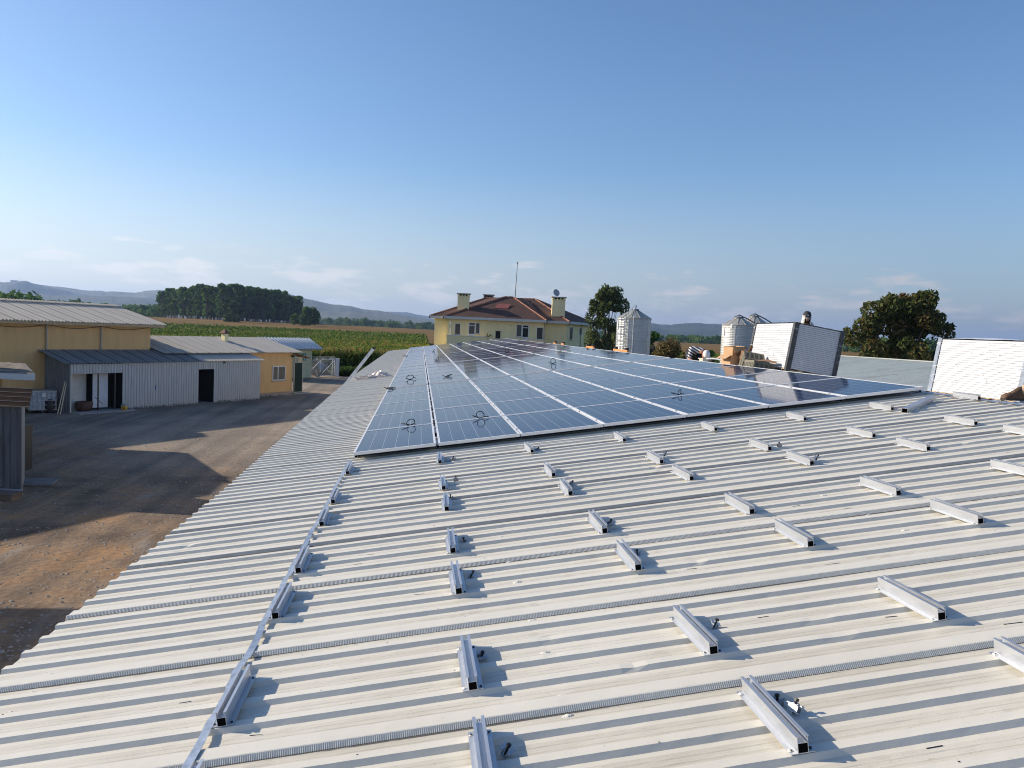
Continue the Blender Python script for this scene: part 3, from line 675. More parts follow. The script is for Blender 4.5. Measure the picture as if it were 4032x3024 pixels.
# thin galvanised straps
def strap(name, pts, wd, label, group=None):
    mb = MB(); rows = []
    for (u, y, h, tw) in pts:
        c = RP(u, y, h); dx = Vector((CS*math.cos(tw), 0, SN*math.cos(tw)))+Vector((-SN, 0, CS))*math.sin(tw)
        rows.append([c-dx*wd/2, c+dx*wd/2])
    mb.grid(rows); mb.grid([[p+Vector((0, 0, -.0012)) for p in r_] for r_ in rows]); o = mb.build(name, M_GALV, smooth=False); tag(o, label, 'metal strap', group); return o
pts = []; y = -1.6
while y < 6.75:
    k = (y/.2) % 1; inside = any(r_-.03 < y < r_+.48 for r_ in rowsY)
    near = min([abs(y-r_) for r_ in rowsY]+[abs(y-r_-.45) for r_ in rowsY])
    pts.append((1.264+.008*math.sin(y*1.9)*(0 if near < .1 else 1)+(.0 if inside else .004*math.sin(y*7)), y, .0055 if inside else .0055+.010*math.sin(min(1, near/.25)*3.14)*abs(math.sin(y*2.2)), .10*math.sin(y*3.7)*(0 if inside or near < .07 else 1))); y += .03
strap('metal_strap', pts, .036, 'long thin galvanised strap running under the rails nearest the eave')
pts = []; y = 3.0
while y < 8.6: pts.append((8.70+.05*math.sin(y*1.1)+.03*(6-y), y, .006+.012*abs(math.sin(y*2.7)), .2*math.sin(y*5))); y += .05
strap('metal_strap', pts, .05, 'thin bent galvanised strap lying loose along the roof ridge')
# loose tube
e = empty('aluminium_tube', RP(7.60, 5.56, .002), 0, 'loose square aluminium tube lying askew near the ridge', 'metal tube')
d = (RP(8.42, 6.25, .002)-RP(7.60, 5.56, .002)); ln = d.length
e.matrix_world = Matrix.Translation(RP(7.58, 5.50, .004)) @ d.to_track_quat('Y', 'Z').to_matrix().to_4x4()
mb = MB()
for s in (-1, 1): mb.box(min(s*.035, s*.032), max(s*.035, s*.032), 0, ln, 0, .055); mb.box(-.032, .032, 0, ln, .0275+s*.0275-(.003 if s > 0 else 0), .0275+s*.0275+(.0 if s > 0 else .003))
mb.build('tube_wall', M_ALU, e); mb = MB(); mb.box(-.031, .031, .03, ln-.03, .004, .051); mb.build('tube_shade_fill', M_TUBESHADE, e)  # black core colours in the shade of the tube's hollow
# panel clamps left beside the rails
def clamp(u, y, rot, lab, style):
    e = empty('panel_clamp', label=lab, cat='clamp', group='small panel clamps left beside the rails')
    e.matrix_world = Matrix.Translation(RP(u, y, -.020 if ((y/.2) % 1) > .47 else .003)) @ Matrix.Rotation(-SLOPE, 4, 'Y') @ Matrix.Rotation(rot, 4, 'Z') @ Matrix.Rotation(style*.5, 4, 'X') @ Matrix.Scale(1.3, 4)
    mb = MB(); mb.box(-.016, .016, 0, .002, 0, .022); mb.box(-.016, .016, .016, .018, 0, .022); mb.box(-.016, .016, .002, .016, 0, .002); mb.box(-.016, .016, -.008, .0, .020, .022); mb.box(-.016, .016, .018, .026, .020, .022)
    mb.build('bracket', M_ALU if style else mat('dull grey aluminium', (.25, .27, .30), .5, .7), e)
    mb = MB(); mb.tube([(0, .009, -.004), (0, .009, .034)], .0035, 8); mb.lathe([(.007, .030), (.007, .037), (.0005, .038)], 6, c=(0, .009, 0)); mb.build('bolt', M_DARK, e)
    return e
CLP = [(2.385, .56, .4, 1, 0, 1), (2.41, -.26, .9, 1, 1, 0), (2.415, 1.745, 1.1, 1, 1, 2), (2.42, 2.53, 1.9, 0, 1, 3), (2.455, 4.68, .2, 0, 1, 5), (3.43, 2.42, .3, 1, 2, 3), (3.44, 1.73, 1.2, 0, 2, 2), (3.43, 3.84, .7, 1, 2, 4), (2.385, 3.99, 1.5, 0, 1, 4), (3.445, 5.96, .4, 1, 2, 6), (2.49, 5.88, .8, 0, 1, 6), (3.43, -.22, .5, 0, 2, 0), (3.445, -.31, 2.0, 1, 2, 0), (3.47, .54, 1.4, 1, 2, 1), (5.585, 3.66, .9, 1, 4, 4), (5.61, 4.44, .2, 0, 4, 5), (4.525, 4.66, 1.1, 1, 3, 5)]
for i, (u, y, r_, st, ci, ri) in enumerate(CLP):
    extra = {0: 'bright upright panel clamp', 1: 'bright tilted panel clamp', 11: 'dark panel clamp with its bolt', 12: 'paler panel clamp'}.get(i, 'small panel clamp')
    clamp(u, y, r_, '%s beside the rail %s in the %s line' % (extra, steps[ri], ORD[max(ci, 1)]), st)

# pebble and curled sealant string near the front
mb = MB(); mb.lathe([(.0001, 0), (.012, .003), (.016, .011), (.011, .019), (.0001, .022)], 9); o = mb.build('pebble', mat('tan stone', (.42, .28, .14), .9, 0, .3, 60), smooth=True)
o.location = RP(3.385, -.048, -.024); tag(o, 'small tan stone beside the nearest rail of the third line', 'stone')
# thin white cord in front of the array
mb = MB(); P = []
for i in range(90): u = 1.35+i*.072; P.append(RP(u, 6.33+.07*math.sin(u*1.3)+.03*math.sin(u*4), .004+.006*abs(math.sin(u*3))))
mb.tube(P, .004, 5); o = mb.build('cord', mat('white cord', (.7, .69, .66), .6)); tag(o, 'thin white cord trailing across the roof before the front edge of the panels', 'cord')

# ------------------------------------------------------------------ solar panels
def panel_mat():
    m = bpy.data.materials.new('solar cells under glass'); m.use_nodes = True; t = m.node_tree; b = t.nodes['Principled BSDF']
    c = t.nodes.new('ShaderNodeTexCoord'); sp_ = t.nodes.new('ShaderNodeSeparateXYZ'); t.links.new(c.outputs['Object'], sp_.inputs[0])
    X, Y = sp_.outputs[0], sp_.outputs[1]
    def line(v, pitch, off, wd):
        f = mth('FRACT', mth('DIVIDE', mth('SUBTRACT', v, off, tree=t), pitch, tree=t), tree=t)
        d = mth('ABSOLUTE', mth('SUBTRACT', f, .5, tree=t), tree=t)      # .5 at the lines
        return mth('GREATER_THAN', d, .5-wd/pitch/2, tree=t)
    def mx(f, a, b_):
        x = t.nodes.new('ShaderNodeMixRGB')
        for i, v in ((0, f), (1, a), (2, b_)):
            if isinstance(v, tuple): x.inputs[i].default_value = (*v, 1)
            elif isinstance(v, float): x.inputs[i].default_value = v
            else: t.links.new(v, x.inputs[i])
        return x.outputs[0]
    vo = t.nodes.new('ShaderNodeTexVoronoi'); vo.inputs['Scale'].default_value = 28; t.links.new(c.outputs['Object'], vo.inputs[0])
    cell = mx(vo.outputs['Color'], (.014, .030, .078), (.022, .045, .105))
    no_ = t.nodes.new('ShaderNodeTexNoise'); no_.inputs['Scale'].default_value = 2.2; no_.inputs['Detail'].default_value = 5; t.links.new(c.outputs['Object'], no_.inputs[0])
    strg = line(X, .1635, .0195, .0042); row = line(Y, .1635, .0195, .0026); bus = line(X, .0545, .0195+.027, .0014)
    col = mx(mth('MULTIPLY', bus, .35, tree=t), cell, (.22, .25, .30)); col = mx(mth('MULTIPLY', row, .30, tree=t), col, (.45, .48, .52)); col = mx(mth('MULTIPLY', strg, .70, tree=t), col, (.50, .54, .58))
    col = mx(mth('MULTIPLY', no_.outputs[0], .04, tree=t), col, (.36, .37, .38))      # dust
    t.links.new(col, b.inputs['Base Color']); b.inputs['IOR'].default_value = 1.12
    rr = mth('ADD', .035, mth('MULTIPLY', no_.outputs[0], .06, tree=t), tree=t); t.links.new(rr, b.inputs['Roughness'])
    return m
M_CELL = panel_mat(); M_FRAME = mat('anodised frame', (.76, .77, .78), .42, .25, .05, 5)
PW, PL_ = 1.020, 2.020
def make_panel():
    t = empty('solar_panel'); mb = MB(); f = .026; z0, z1 = -.036, 0.0
    mb.box(0, PW, 0, f, z0, z1); mb.box(0, PW, PL_-f, PL_, z0, z1); mb.box(0, f, f, PL_-f, z0, z1); mb.box(PW-f, PW, f, PL_-f, z0, z1)
    mb.build('frame', M_FRAME, t)
    mb = MB(); mb.box(f, PW-f, f, PL_-f, -.010, -.0035); mb.build('glass', M_CELL, t)
    return t
pproto = make_panel(); firstp = True
ub = [1.312, 2.321, 3.343, 4.384, 5.448, 6.516, 7.560, 8.640]
blocks = [6.70, 17.33, 27.98, 38.70, 49.40]
BN = ['nearest', 'second', 'third', 'fourth', 'farthest']
for bi, y0 in enumerate(blocks):
    for r_ in range(5):
        for c in range(7):
            o = pproto if firstp else copy_tree(pproto); firstp = False
            gl_, gr2 = (.015 if c == 1 else .006), (.015 if c == 0 else .006); gap = 2*gl_; wv = ub[c+1]-ub[c]-gl_-gr2
            lift = .10+rnd.uniform(-.0015, .0015)
            tilt = .0 if r_ < 5 else 0
            o.matrix_world = Matrix.Translation(RP(ub[c]+gap/2, y0+r_*2.05, lift)) @ Matrix.Rotation(-SLOPE+rnd.uniform(-.0012, .0012), 4, 'Y') @ Matrix.Rotation(rnd.uniform(-.0016, .0016), 4, 'X') @ Matrix.Diagonal((wv/PW, 1, 1, 1))
            tag(o, 'dark blue solar panel, %s block, %s row back, %s column from the eave' % (BN[bi], ORD[r_], ORD[c]), 'solar panel', 'solar panels covering the barn roof')
# middle clamps bridging neighbouring columns, each a small thing on the gap (nearest block only)
mbp = None
for c in range(1, 7):
    for r_ in range(5):
        for q, yy in enumerate((.45, 1.55)):
            mb = MB(); mb.box(-.019, .019, -.03, .03, 0, .004); mb.lathe([(.006, .004), (.006, .009), (.0005, .009)], 6)
            if mbp is None: mbp = mb.build('middle_clamp', M_FRAME); o = mbp
            else: o = mbp.copy(); COL.objects.link(o)
            o.matrix_world = Matrix.Translation(RP(ub[c], 6.70+r_*2.05+yy, .1025)) @ Matrix.Rotation(-SLOPE, 4, 'Y')
            tag(o, 'tiny clamp on the %s gap, %s panel back, %s end' % (ORD[c-1], ORD[r_], 'near' if q == 0 else 'far'), 'clamp', 'clamps in the gaps between panel columns')

# black cable loops standing on the panels
LOOPS = [(1.984, 8.827, 'large', .6), (3.008, 8.704, 'wide', -.3), (1.832, 19.73, 'round', .1), (2.849, 19.24, 'slanted', .9), (1.335, 16.82, 'flat', .3), (2.815, 30.47, 'folded', .9), (2.873, 43.1, 'upright', 1.2), (1.274, 40.3, 'flat', .2), (5.972, 19.99, 'tilted round', .1), (6.06, 8.84, 'twisted', .8), (5.885, 31.6, 'small', .2), (6.258, 55.0, 'faint', .4)]
for i, (u, y, ad, yaw) in enumerate(LOOPS):
    s = .058 if y < 12 else .075; P = []
    ox, oy = (0, 0); flat = 'flat' in ad or 'slanted' in ad
    rl_ = random.Random(300+i); ra, rb2, rc_ = rl_.uniform(.75, 1.3), rl_.uniform(.75, 1.15), rl_.uniform(-.5, .5)
    for k in range(26):
        a = -1.9+k*(.25+.05*ra)+rc_; lean = 1.25 if flat else .15+.5*ra*rb2*.6
        q = Vector((math.cos(a)*s*(1.2 if flat else ra)+.01*k*rc_*.3, 0, (math.sin(a)+1)*s*rb2)); q = Matrix.Rotation(lean, 3, 'X') @ q; q = Matrix.Rotation(yaw, 3, 'Z') @ q; P.append(q)
    tail0 = P[0]+Vector((-.06, .02, .0)); tail1 = P[-1]+Vector((.075, .0, -.05)); tail1.z = max(.008, tail1.z-.05)
    tail0.z = max(.03, tail0.z)
    P = [tail0, P[0]*.6+tail0*.4]+P+[P[-1]*.5+tail1*.5+Vector((0, 0, .01)), tail1]
    for q in P: q.z = max(q.z, .006)
    e = empty('cable_loop', (0, 0, 0), 0, '%s black cable loop on the panels, %s' % (ad, ['first column, nearest row', 'second column, nearest row', 'first column, second block', 'second column, second block', 'lower edge, end of the nearest block', 'second column, third block', 'second column, fourth block', 'lower edge, fourth block', 'fifth column, second block', 'fifth column, nearest block', 'fifth column, third block', 'near the far end of the array'][i]), 'cable', 'black cable loops on the solar panels')
    e.matrix_world = Matrix.Translation(RP(u, y, .101)) @ Matrix.Rotation(-SLOPE, 4, 'Y')
    mb = MB(); mb.tube(P, .0062 if y < 12 else .0095, 7); mb.build('cable', M_DARK, e, smooth=True)
    mb = MB(); d = (P[0]-P[1]).normalized(); mb.tube([P[0], P[0]+d*.018, P[0]+d*.02, P[0]+d*.045], [.010, .010, .0075, .0075], 8); mb.build('connector', M_DARK, e, smooth=True)

# ------------------------------------------------------------------ farm buildings on the left (their common frame: x along the fronts, y inwards, z from the ground)
FO = Vector((-15.2, 39.1, GZ)); FA = R(57)
def FP(x, y, z=0): return FO+Matrix.Rotation(FA, 3, 'Z') @ Vector((x, y, z))
M_FIB = mat('weathered fibre cement', (.40, .375, .34), .85, 0, col2=(.55, .52, .47), vscale=1.4, bump=.3, bscale=8, stretch=(3, .5, 1))
M_FIBSHADE = mat('shadowed fibre cement', (.20, .20, .20), .85, 0, col2=(.34, .33, .32), vscale=1.1, bump=.3, bscale=8, stretch=(3, .5, 1))
def fib_mat(name, base, dirt):
    m = bpy.data.materials.new(name); m.use_nodes = True; t = m.node_tree; b = t.nodes['Principled BSDF']; b.inputs['Roughness'].default_value = .85; b.inputs['Specular IOR Level'].default_value = .2
    c = t.nodes.new('ShaderNodeTexCoord'); sp_ = t.nodes.new('ShaderNodeSeparateXYZ'); t.links.new(c.outputs['Object'], sp_.inputs[0])
    def nz(s, sc): mpn = t.nodes.new('ShaderNodeMapping'); mpn.inputs['Scale'].default_value = sc; t.links.new(c.outputs['Object'], mpn.inputs[0]); n_ = t.nodes.new('ShaderNodeTexNoise'); n_.inputs['Scale'].default_value = s; n_.inputs['Detail'].default_value = 7; t.links.new(mpn.outputs[0], n_.inputs[0]); return n_.outputs[0]
    def mx(f, a, b_):
        x = t.nodes.new('ShaderNodeMixRGB')
        for i, v in ((0, f), (1, a), (2, b_)):
            if isinstance(v, tuple): x.inputs[i].default_value = (*v, 1)
            elif isinstance(v, float): x.inputs[i].default_value = v
            else: t.links.new(v, x.inputs[i])
        return x.outputs[0]
    ph = mth('FRACT', mth('DIVIDE', mth('ADD', sp_.outputs[0], 88.5, tree=t), .885, tree=t), tree=t)
    lap = mth('LESS_THAN', ph, .045, tree=t)
    wv = mth('SINE', mth('MULTIPLY', sp_.outputs[0], 2*math.pi/.295, tree=t), tree=t)
    f = mth('ADD', mth('MULTIPLY', nz(1.3, (3, .4, 1)), .9, tree=t), mth('MULTIPLY', wv, .22, tree=t), clamp=True, tree=t)
    sheet = mth('FRACT', mth('MULTIPLY', mth('SINE', mth('FLOOR', mth('DIVIDE', sp_.outputs[0], .885, tree=t), tree=t), tree=t), 43.7, tree=t), tree=t)
    col = mx(f, base, dirt); col = mx(mth('MULTIPLY', sheet, .35, tree=t), col, tuple(v*.72 for v in base)); col = mx(mth('MULTIPLY', lap, .75, tree=t), col, tuple(v*.35 for v in dirt)); t.links.new(col, b.inputs['Base Color']); return m
M_FIB = fib_mat('grey corrugated fibre cement', (.56, .53, .48), (.36, .335, .30)); M_FIBSHADE = fib_mat('shadowed corrugated fibre cement', (.30, .295, .285), (.17, .17, .17))  # the second, darker sheet puts a cast shadow into the colour
M_SHEDW = mat('dull white corrugated wall', (.47, .46, .45), .7, 0, .10, 2.2, stretch=(4, 4, .5))
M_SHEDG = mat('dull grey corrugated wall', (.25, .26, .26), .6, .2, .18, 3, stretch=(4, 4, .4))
def wave_roof(x0, x1, y0, z0, y1, z1, pitch=.18, amp=.03, ny=3, wob=.0, seed=1, xoff=lambda t: 0):
    rs = np.random.RandomState(seed); n = int((x1-x0)/pitch*6); mb = MB(); rows = []
    for j in range(ny+1):
        t = j/ny; rows.append([(x0+(x1-x0)*i/n+xoff(t), y0+(y1-y0)*t, z0+(z1-z0)*t+amp*math.sin(2*math.pi*i/6)+wob*math.sin(i*.05+t*2)) for i in range(n+1)])
    mb.grid(rows); mb.grid([[(a, b, c-.012) for a, b, c in r_] for r_ in rows])
    mb.grid([rows[0], [(a, b, c-.012) for a, b, c in rows[0]]]); return mb
def wave_wall(mb, a, b, z0, z1, pitch=.175, amp=.018, mi=0):
    """corrugated upright sheeting from a to b (xy); square ribs"""
    a = Vector((*a, 0)); b = Vector((*b, 0)); d = b-a; Ln = d.length; d.normalize(); nrm = Vector((d.y, -d.x, 0)); pts = []
    k = 0
    while k*pitch < Ln-1e-4:
        for f, h in ((0, 0), (.08, 1), (.74, 1), (.82, -.9), (.92, -.9), (1.0, 0)):
            s = min(Ln, (k+f)*pitch); pts.append(a+d*s+nrm*amp*h)
        k += 1
    mb.grid([[(p.x, p.y, z0) for p in pts], [(p.x, p.y, z1) for p in pts]], mi)
def window(par, x0, x1, z0, z1, y, frame_m=None, split=.5, name='window', depth=.06, sill=True, dark=None):
    """a window set in a wall whose outer face is at y (looking to -y)"""
    fm = frame_m or M_WHITE; mb = MB(); f = .06
    mb.box(x0, x1, y-depth, y+.02, z0, z0+f); mb.box(x0, x1, y-depth, y+.02, z1-f, z1); mb.box(x0, x0+f, y-depth, y+.02, z0+f, z1-f); mb.box(x1-f, x1, y-depth, y+.02, z0+f, z1-f)
    if split: xm = x0+(x1-x0)*split; mb.box(xm-f*.6, xm+f*.6, y-depth*.9, y+.02, z0+f, z1-f)
    w_ = mb.build(name, fm, par); mb = MB(); mb.box(x0+f, x1-f, y-depth*.4, y+.01, z0+f, z1-f); mb.build('pane', dark or M_GLASS, w_)
    if sill: mb = MB(); mb.box(x0-.06, x1+.06, y-depth-.06, y+.01, z0-.05, z0-.002); mb.build('sill', M_CONC, w_)
    return w_
# tall ochre building
bb = empty('farm_building', FO, FA, 'tall ochre farm building with a grey corrugated gable roof at the far left', 'farm building')
X0, X1, Yf, Yb, He, Hr = -14.0, 6.3, 2.0, 9.4, 4.45, 5.42
mb = MB(); mb.face([(X0, Yf, 0), (X1, Yf, 0), (X1, Yf, He), (X0, Yf, He)]); mb.face([(X0, Yb, 0), (X1, Yb, 0), (X1, Yb, He), (X0, Yb, He)])
for x in (X0, X1): mb.face([(x, Yf, 0), (x, Yb, 0), (x, Yb, He), (x, 5.7, Hr), (x, Yf, He)])
mb.box(-14, -4.6, 2.6, 9.2, 0, 5.4)  # unseen taller block added to lengthen the shadow on the yard
mb.build('wall', M_OCHRE, bb)
mb = MB(); tp_ = [(-15, 2.2, 5.4), (-4.2, 2.2, 5.4), (-4.2, 5.7, 6.5), (-15, 5.7, 6.5)]; mb.face(tp_); mb.face([(-15, 9.6, 5.4), (-4.2, 9.6, 5.4), (-4.2, 5.7, 6.5), (-15, 5.7, 6.5)]); mb.face([(-4.4, 2.6, 5.4), (-4.4, 9.2, 5.4), (-4.4, 5.7, 6.45)]); mb.build('shade_ridge_roof', M_FIB, bb)  # higher ridge added out of view for its shadow
sl = (5.53-4.57)/(5.7-1.5)
wave_roof(X0-.5, 7.02, 1.5, 4.57, 5.7, 5.53, .177, .040, 4).build('roof', M_FIB, bb)
rf = wave_roof(X0-.5, 7.02, 9.9, 4.57, 5.7, 5.53, .177, .028, 2, seed=3).build('roof', M_FIB, bb)
mb = MB(); x = X0
while x < 6.9:
    mb.tube([(x, 5.45, 5.55), (x+.02, 5.72, 5.62), (x, 5.95, 5.55)], [.035, .04, .035], 6); x += .177
mb.build('ridge_cap', M_FIB, rf)
mb = MB(); mb.box(X0, 6.95, 1.55, 1.62, 4.40, 4.53); mb.build('purlin', M_TIMBER, bb)
for x in (-6.2, -3.1, .05, 3.12):
    mb = MB(); mb.tube([(x, 1.93, 4.42), (x, 1.94, 3.12 if x > 0 else .1)], .045, 8); mb.build('downpipe', mat('stained white pipe', (.45, .38, .30), .7), bb)
for xa, xb in ((-3.1, .05), (.05, 3.12), (3.12, 6.1), (-6.2, -3.1)):
    mb = MB(); P = [(xa+(xb-xa)*t/10, 1.9, 4.38-.16*math.sin(math.pi*t/10)) for t in range(11)]; mb.tube(P, .014, 5); mb.build('hanging_cable', M_DARK, bb)
# corrugated lean-to shed
sh = empty('lean_to_shed', FO, FA, 'long white corrugated lean-to shed with a doorless bay in front of the ochre building', 'shed')
mb = MB(); wave_wall(mb, (2.96, 0), (8.04, 0), 0.02, 2.5); wave_wall(mb, (9.2, 0), (13.04, 0), .02, 2.5); wave_wall(mb, (0, 0), (2.96, 0), 1.98, 2.47); wave_wall(mb, (8.04, 0), (9.2, 0), 2.04, 2.5)
mb.build('front_wall', M_SHEDW, sh)
mb = MB()
n = 9
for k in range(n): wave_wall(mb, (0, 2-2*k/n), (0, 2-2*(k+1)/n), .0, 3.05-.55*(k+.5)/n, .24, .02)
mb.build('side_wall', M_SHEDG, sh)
mb = MB(); wave_wall(mb, (13.04, 0), (13.04, 1.4), 0, 2.6); mb.build('side_wall', M_SHEDW, sh); mb = MB(); mb.box(0.05, 13.0, 1.93, 1.97, 0, 3.0); mb.build('back_wall', M_SHEDW, sh)
rf = wave_roof(-.36, 8.2, -.15, 2.52, 2.0, 3.10, 0.177, .034, 3, seed=4).build('roof', M_FIBSHADE, sh)  # dark sheet stands for the tall building's shadow on this roof
wave_roof(8.2, 13.22, -.17, 2.535, 1.9, 3.06, 0.177, .034, 3, seed=5).build('roof', M_FIB, sh)
mb = MB(); mb.box(0.05, 13.0, .05, 1.9, .0, .02); mb.build('floor', M_CONC, sh)
mb = MB(); mb.box(.12, 1.55, .95, 1.0, .02, 2.4); mb.box(.04, .1, .05, .95, .02, 2.4); mb.build('inner_wall', M_WALLW, sh)
mb = MB(); mb.box(1.56, 3.3, 1.2, 1.25, 0, 2.5); mb.box(3.2, 3.25, .06, 1.2, 0, 2.5); mb.build('inner_wall', M_IN, sh); mb = MB(); mb.box(7.9, 7.95, .06, 1.5, 0, 2.4); mb.box(9.3, 9.35, .06, 1.5, 0, 2.4); mb.box(7.9, 9.35, 1.4, 1.45, 0, 2.4); mb.build('inner_wall', M_IN, sh)  # near-black walls carry the inner shade of the shed in their colour
mb = MB(); mb.box(1.60, 2.47, .50, .54, .14, 1.93); d_ = mb.build('door', mat('white sheet door', (.60, .61, .66), .6, 0, .08, 2), sh)
mb = MB(); mb.box(0, .62, .495, .499, 0, .03, M=Matrix.Translation((1.70, 0, .72)) @ Matrix.Rotation(.75, 4, 'Y')); mb.build('brace', M_DARK, d_)
mb = MB(); mb.box(1.53, 1.58, .0, .05, 0, 1.97); mb.box(2.50, 2.56, .0, .05, 0, 1.97); mb.build('post', M_DARK, sh)
mb = MB(); mb.box(5.0, 5.045, -.03, -.022, .98, 1.22); mb.build('blue_mark', mat('blue paint dab', (.03, .07, .32), .6), sh)
mb = MB(); mb.box(.05, 3.3, -.75, .05, -.02, .05); mb.prism([(.0, -.75), (3.0, -.95), (3.3, -.3), (3.2, 0), (0, 0)], .0, .045); tag(mb.build('concrete_slab', M_CONC), 'low concrete apron before the open shed bay', 'slab').matrix_world = Matrix.Translation(FO) @ Matrix.Rotation(FA, 4, 'Z')
mb = MB(); mb.lathe([(.0001, .05), (.30, .05), (.40, .25), (.42, .42), (.38, .52), (.33, .52), (.33, .46), (.0001, .44)], 16); o = mb.build('basket', mat('brown wicker', (.10, .05, .035), .8, 0, .3, 30), smooth=True); o.location = FP(1.05, .42); tag(o, 'round brown basket standing in the open shed bay', 'basket')
mb = MB(); mb.lathe([(.0001, 0), (.10, .0), (.12, .03), (.0001, .12)], 9); o = mb.build('wasp_nest', M_FOAM, sh); o.location = (9.95, -.05, 2.38)
# low orange building
lb = empty('farm_building', FO, FA, 'low orange farm building with a pale corrugated roof and one window', 'farm building')
mb = MB(); mb.face([(6.35, 1.42, 0), (17.6, 1.42, 0), (17.6, 1.42, 2.92), (6.35, 1.42, 2.92)]); mb.face([(6.35, 7.8, 0), (17.6, 7.8, 0), (17.6, 7.8, 2.95), (6.35, 7.8, 2.95)])
mb.face([(17.6, 1.42, 0), (17.6, 7.8, 0), (17.6, 7.8, 2.95), (17.6, 4.6, 3.7), (17.6, 1.42, 2.92)]); mb.build('wall', M_OCHRE2, lb)
mb = MB(); mb.box(13.1, 17.62, 1.36, 1.42, 0, .22); mb.build('plinth', mat('pinkish plinth', (.42, .30, .22), .9, 0, .1, 2), lb)
wave_roof(6.4, 13.9, .98, 2.96, 4.6, 3.84, .177, .036, 4, seed=6).build('roof', M_FIB, lb)
wave_roof(13.72, 18.05, .90, 2.975, 4.6, 3.855, .177, .036, 4, seed=7).build('roof', M_FIB, lb)
wave_roof(6.4, 18.05, 8.3, 2.96, 4.6, 3.84, .177, .024, 2, seed=8).build('roof', M_FIB, lb)
wn = window(lb, 15.62, 16.86, 1.02, 2.02, 1.41, split=.42, depth=.05)
ch = MB(); ch.box(13.35, 13.67, 3.5, 3.82, 3.3, 4.12); c_ = ch.build('chimney', M_YEL, lb)
ch = MB(); ch.face([(13.22, 3.38, 4.12), (13.8, 3.38, 4.12), (13.51, 3.66, 4.42)]); ch.face([(13.8, 3.38, 4.12), (13.8, 3.94, 4.12), (13.51, 3.66, 4.42)]); ch.face([(13.8, 3.94, 4.12), (13.22, 3.94, 4.12), (13.51, 3.66, 4.42)]); ch.face([(13.22, 3.94, 4.12), (13.22, 3.38, 4.12), (13.51, 3.66, 4.42)]); ch.box(13.24, 13.78, 3.4, 3.92, 4.09, 4.125); ch.build('tile_cap', mat('old brown tile', (.18, .10, .07), .9), c_)
dr = MB(); dr.box(17.72, 18.5, 1.30, 1.36, .16, 2.22); d_ = dr.build('door', M_GREEN, lb)
dr = MB(); dr.box(17.66, 18.52, 1.29, 1.37, 2.22, 2.27); dr.box(17.66, 17.71, 1.29, 1.37, .14, 2.85); dr.box(18.5, 18.55, 1.29, 1.37, .14, 2.6); dr.box(17.66, 18.52, 1.29, 1.37, .12, .16); dr.box(17.66, 18.5, 1.29, 1.37, 2.56, 2.62); dr.box(18.05, 18.10, 1.29, 1.37, 2.27, 2.56); dr.build('frame', mat('grimy cream frame', (.5, .45, .35), .7), d_)
dr = MB(); dr.box(18.1, 18.48, 1.33, 1.34, 2.29, 2.56); dr.build('pane', mat('pale yellow pane', (.45, .42, .25), .3), d_)
mb = MB(); mb.box(0, 1.35, -.45, .5, 0, .05, M=Matrix.Translation((17.65, 1.4, 2.86)) @ Matrix.Rotation(.25, 4, 'Y')); mb.build('door_canopy', M_FOAM, lb)
mb = MB(); mb.prism([(13.1, 1.15), (17.6, 1.1), (18.9, .75), (18.95, 2.3), (17.6, 2.4), (17.6, 1.35), (13.1, 1.35)], 0, .09); mb.build('step', M_CONC, lb)
mb = MB(); mb.box(17.45, 17.58, 1.2, 1.4, 2.62, 2.74); mb.build('wall_lamp', M_DARK, lb)
# kiosk with the ribbed metal roof
kb = empty('gate_kiosk', FO, FA, 'small faded yellow gatehouse with a steep ribbed metal roof, ribs lit white, pans shaded blue', 'gatehouse')
mb = MB(); mb.box(26.2, 31.7, 11.7, 14.6, 0, 2.66); mb.build('wall', M_YELG, kb)
M_RIB = mat('ribbed sheet in blue shade', (.05, .08, .16), .35, .3, .06, 3)  # dark blue puts the shade between the ribs into the colour
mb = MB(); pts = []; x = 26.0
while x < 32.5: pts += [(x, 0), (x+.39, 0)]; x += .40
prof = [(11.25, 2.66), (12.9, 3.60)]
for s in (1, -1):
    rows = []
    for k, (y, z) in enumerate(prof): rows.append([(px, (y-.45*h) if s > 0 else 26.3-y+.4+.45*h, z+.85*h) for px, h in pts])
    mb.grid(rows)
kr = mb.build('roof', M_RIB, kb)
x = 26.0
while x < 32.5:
    mb = MB(); (ya, za_), (yb, zb_) = prof; mb.grid([[(x-.02, ya-.03, za_-.02), (x+.01, ya-.09, za_+.11), (x+.15, ya-.09, za_+.11), (x+.18, ya-.03, za_-.02)], [(x-.02, yb, zb_-.02), (x+.01, yb-.06, zb_+.11), (x+.15, yb-.06, zb_+.11), (x+.18, yb, zb_-.02)]]); mb.build('roof_rib', M_WHITE, kr); x += .40  # white on the ribs stands for their lit sides
M_TEAL = mat('teal sign', (.01, .17, .16), .5)
def box_sign():
    t = MB(); t.box(30.15, 30.85, 11.655, 11.69, 1.66, 2.30); s = t.build('sign_board', M_TEAL, kb)
    t = MB(); t.box(30.15, 30.85, 11.645, 11.654, 1.96, 2.0); t.box(30.25, 30.55, 11.645, 11.654, 2.14, 2.17); t.box(30.25, 30.46, 11.645, 11.654, 2.06, 2.085); t.box(30.62, 30.70, 11.645, 11.654, 2.08, 2.22); t.box(30.25, 30.50, 11.645, 11.654, 1.80, 1.83); t.box(30.62, 30.70, 11.645, 11.654, 1.74, 1.88)
    t.build('lettering', M_WHITE, s)
box_sign()
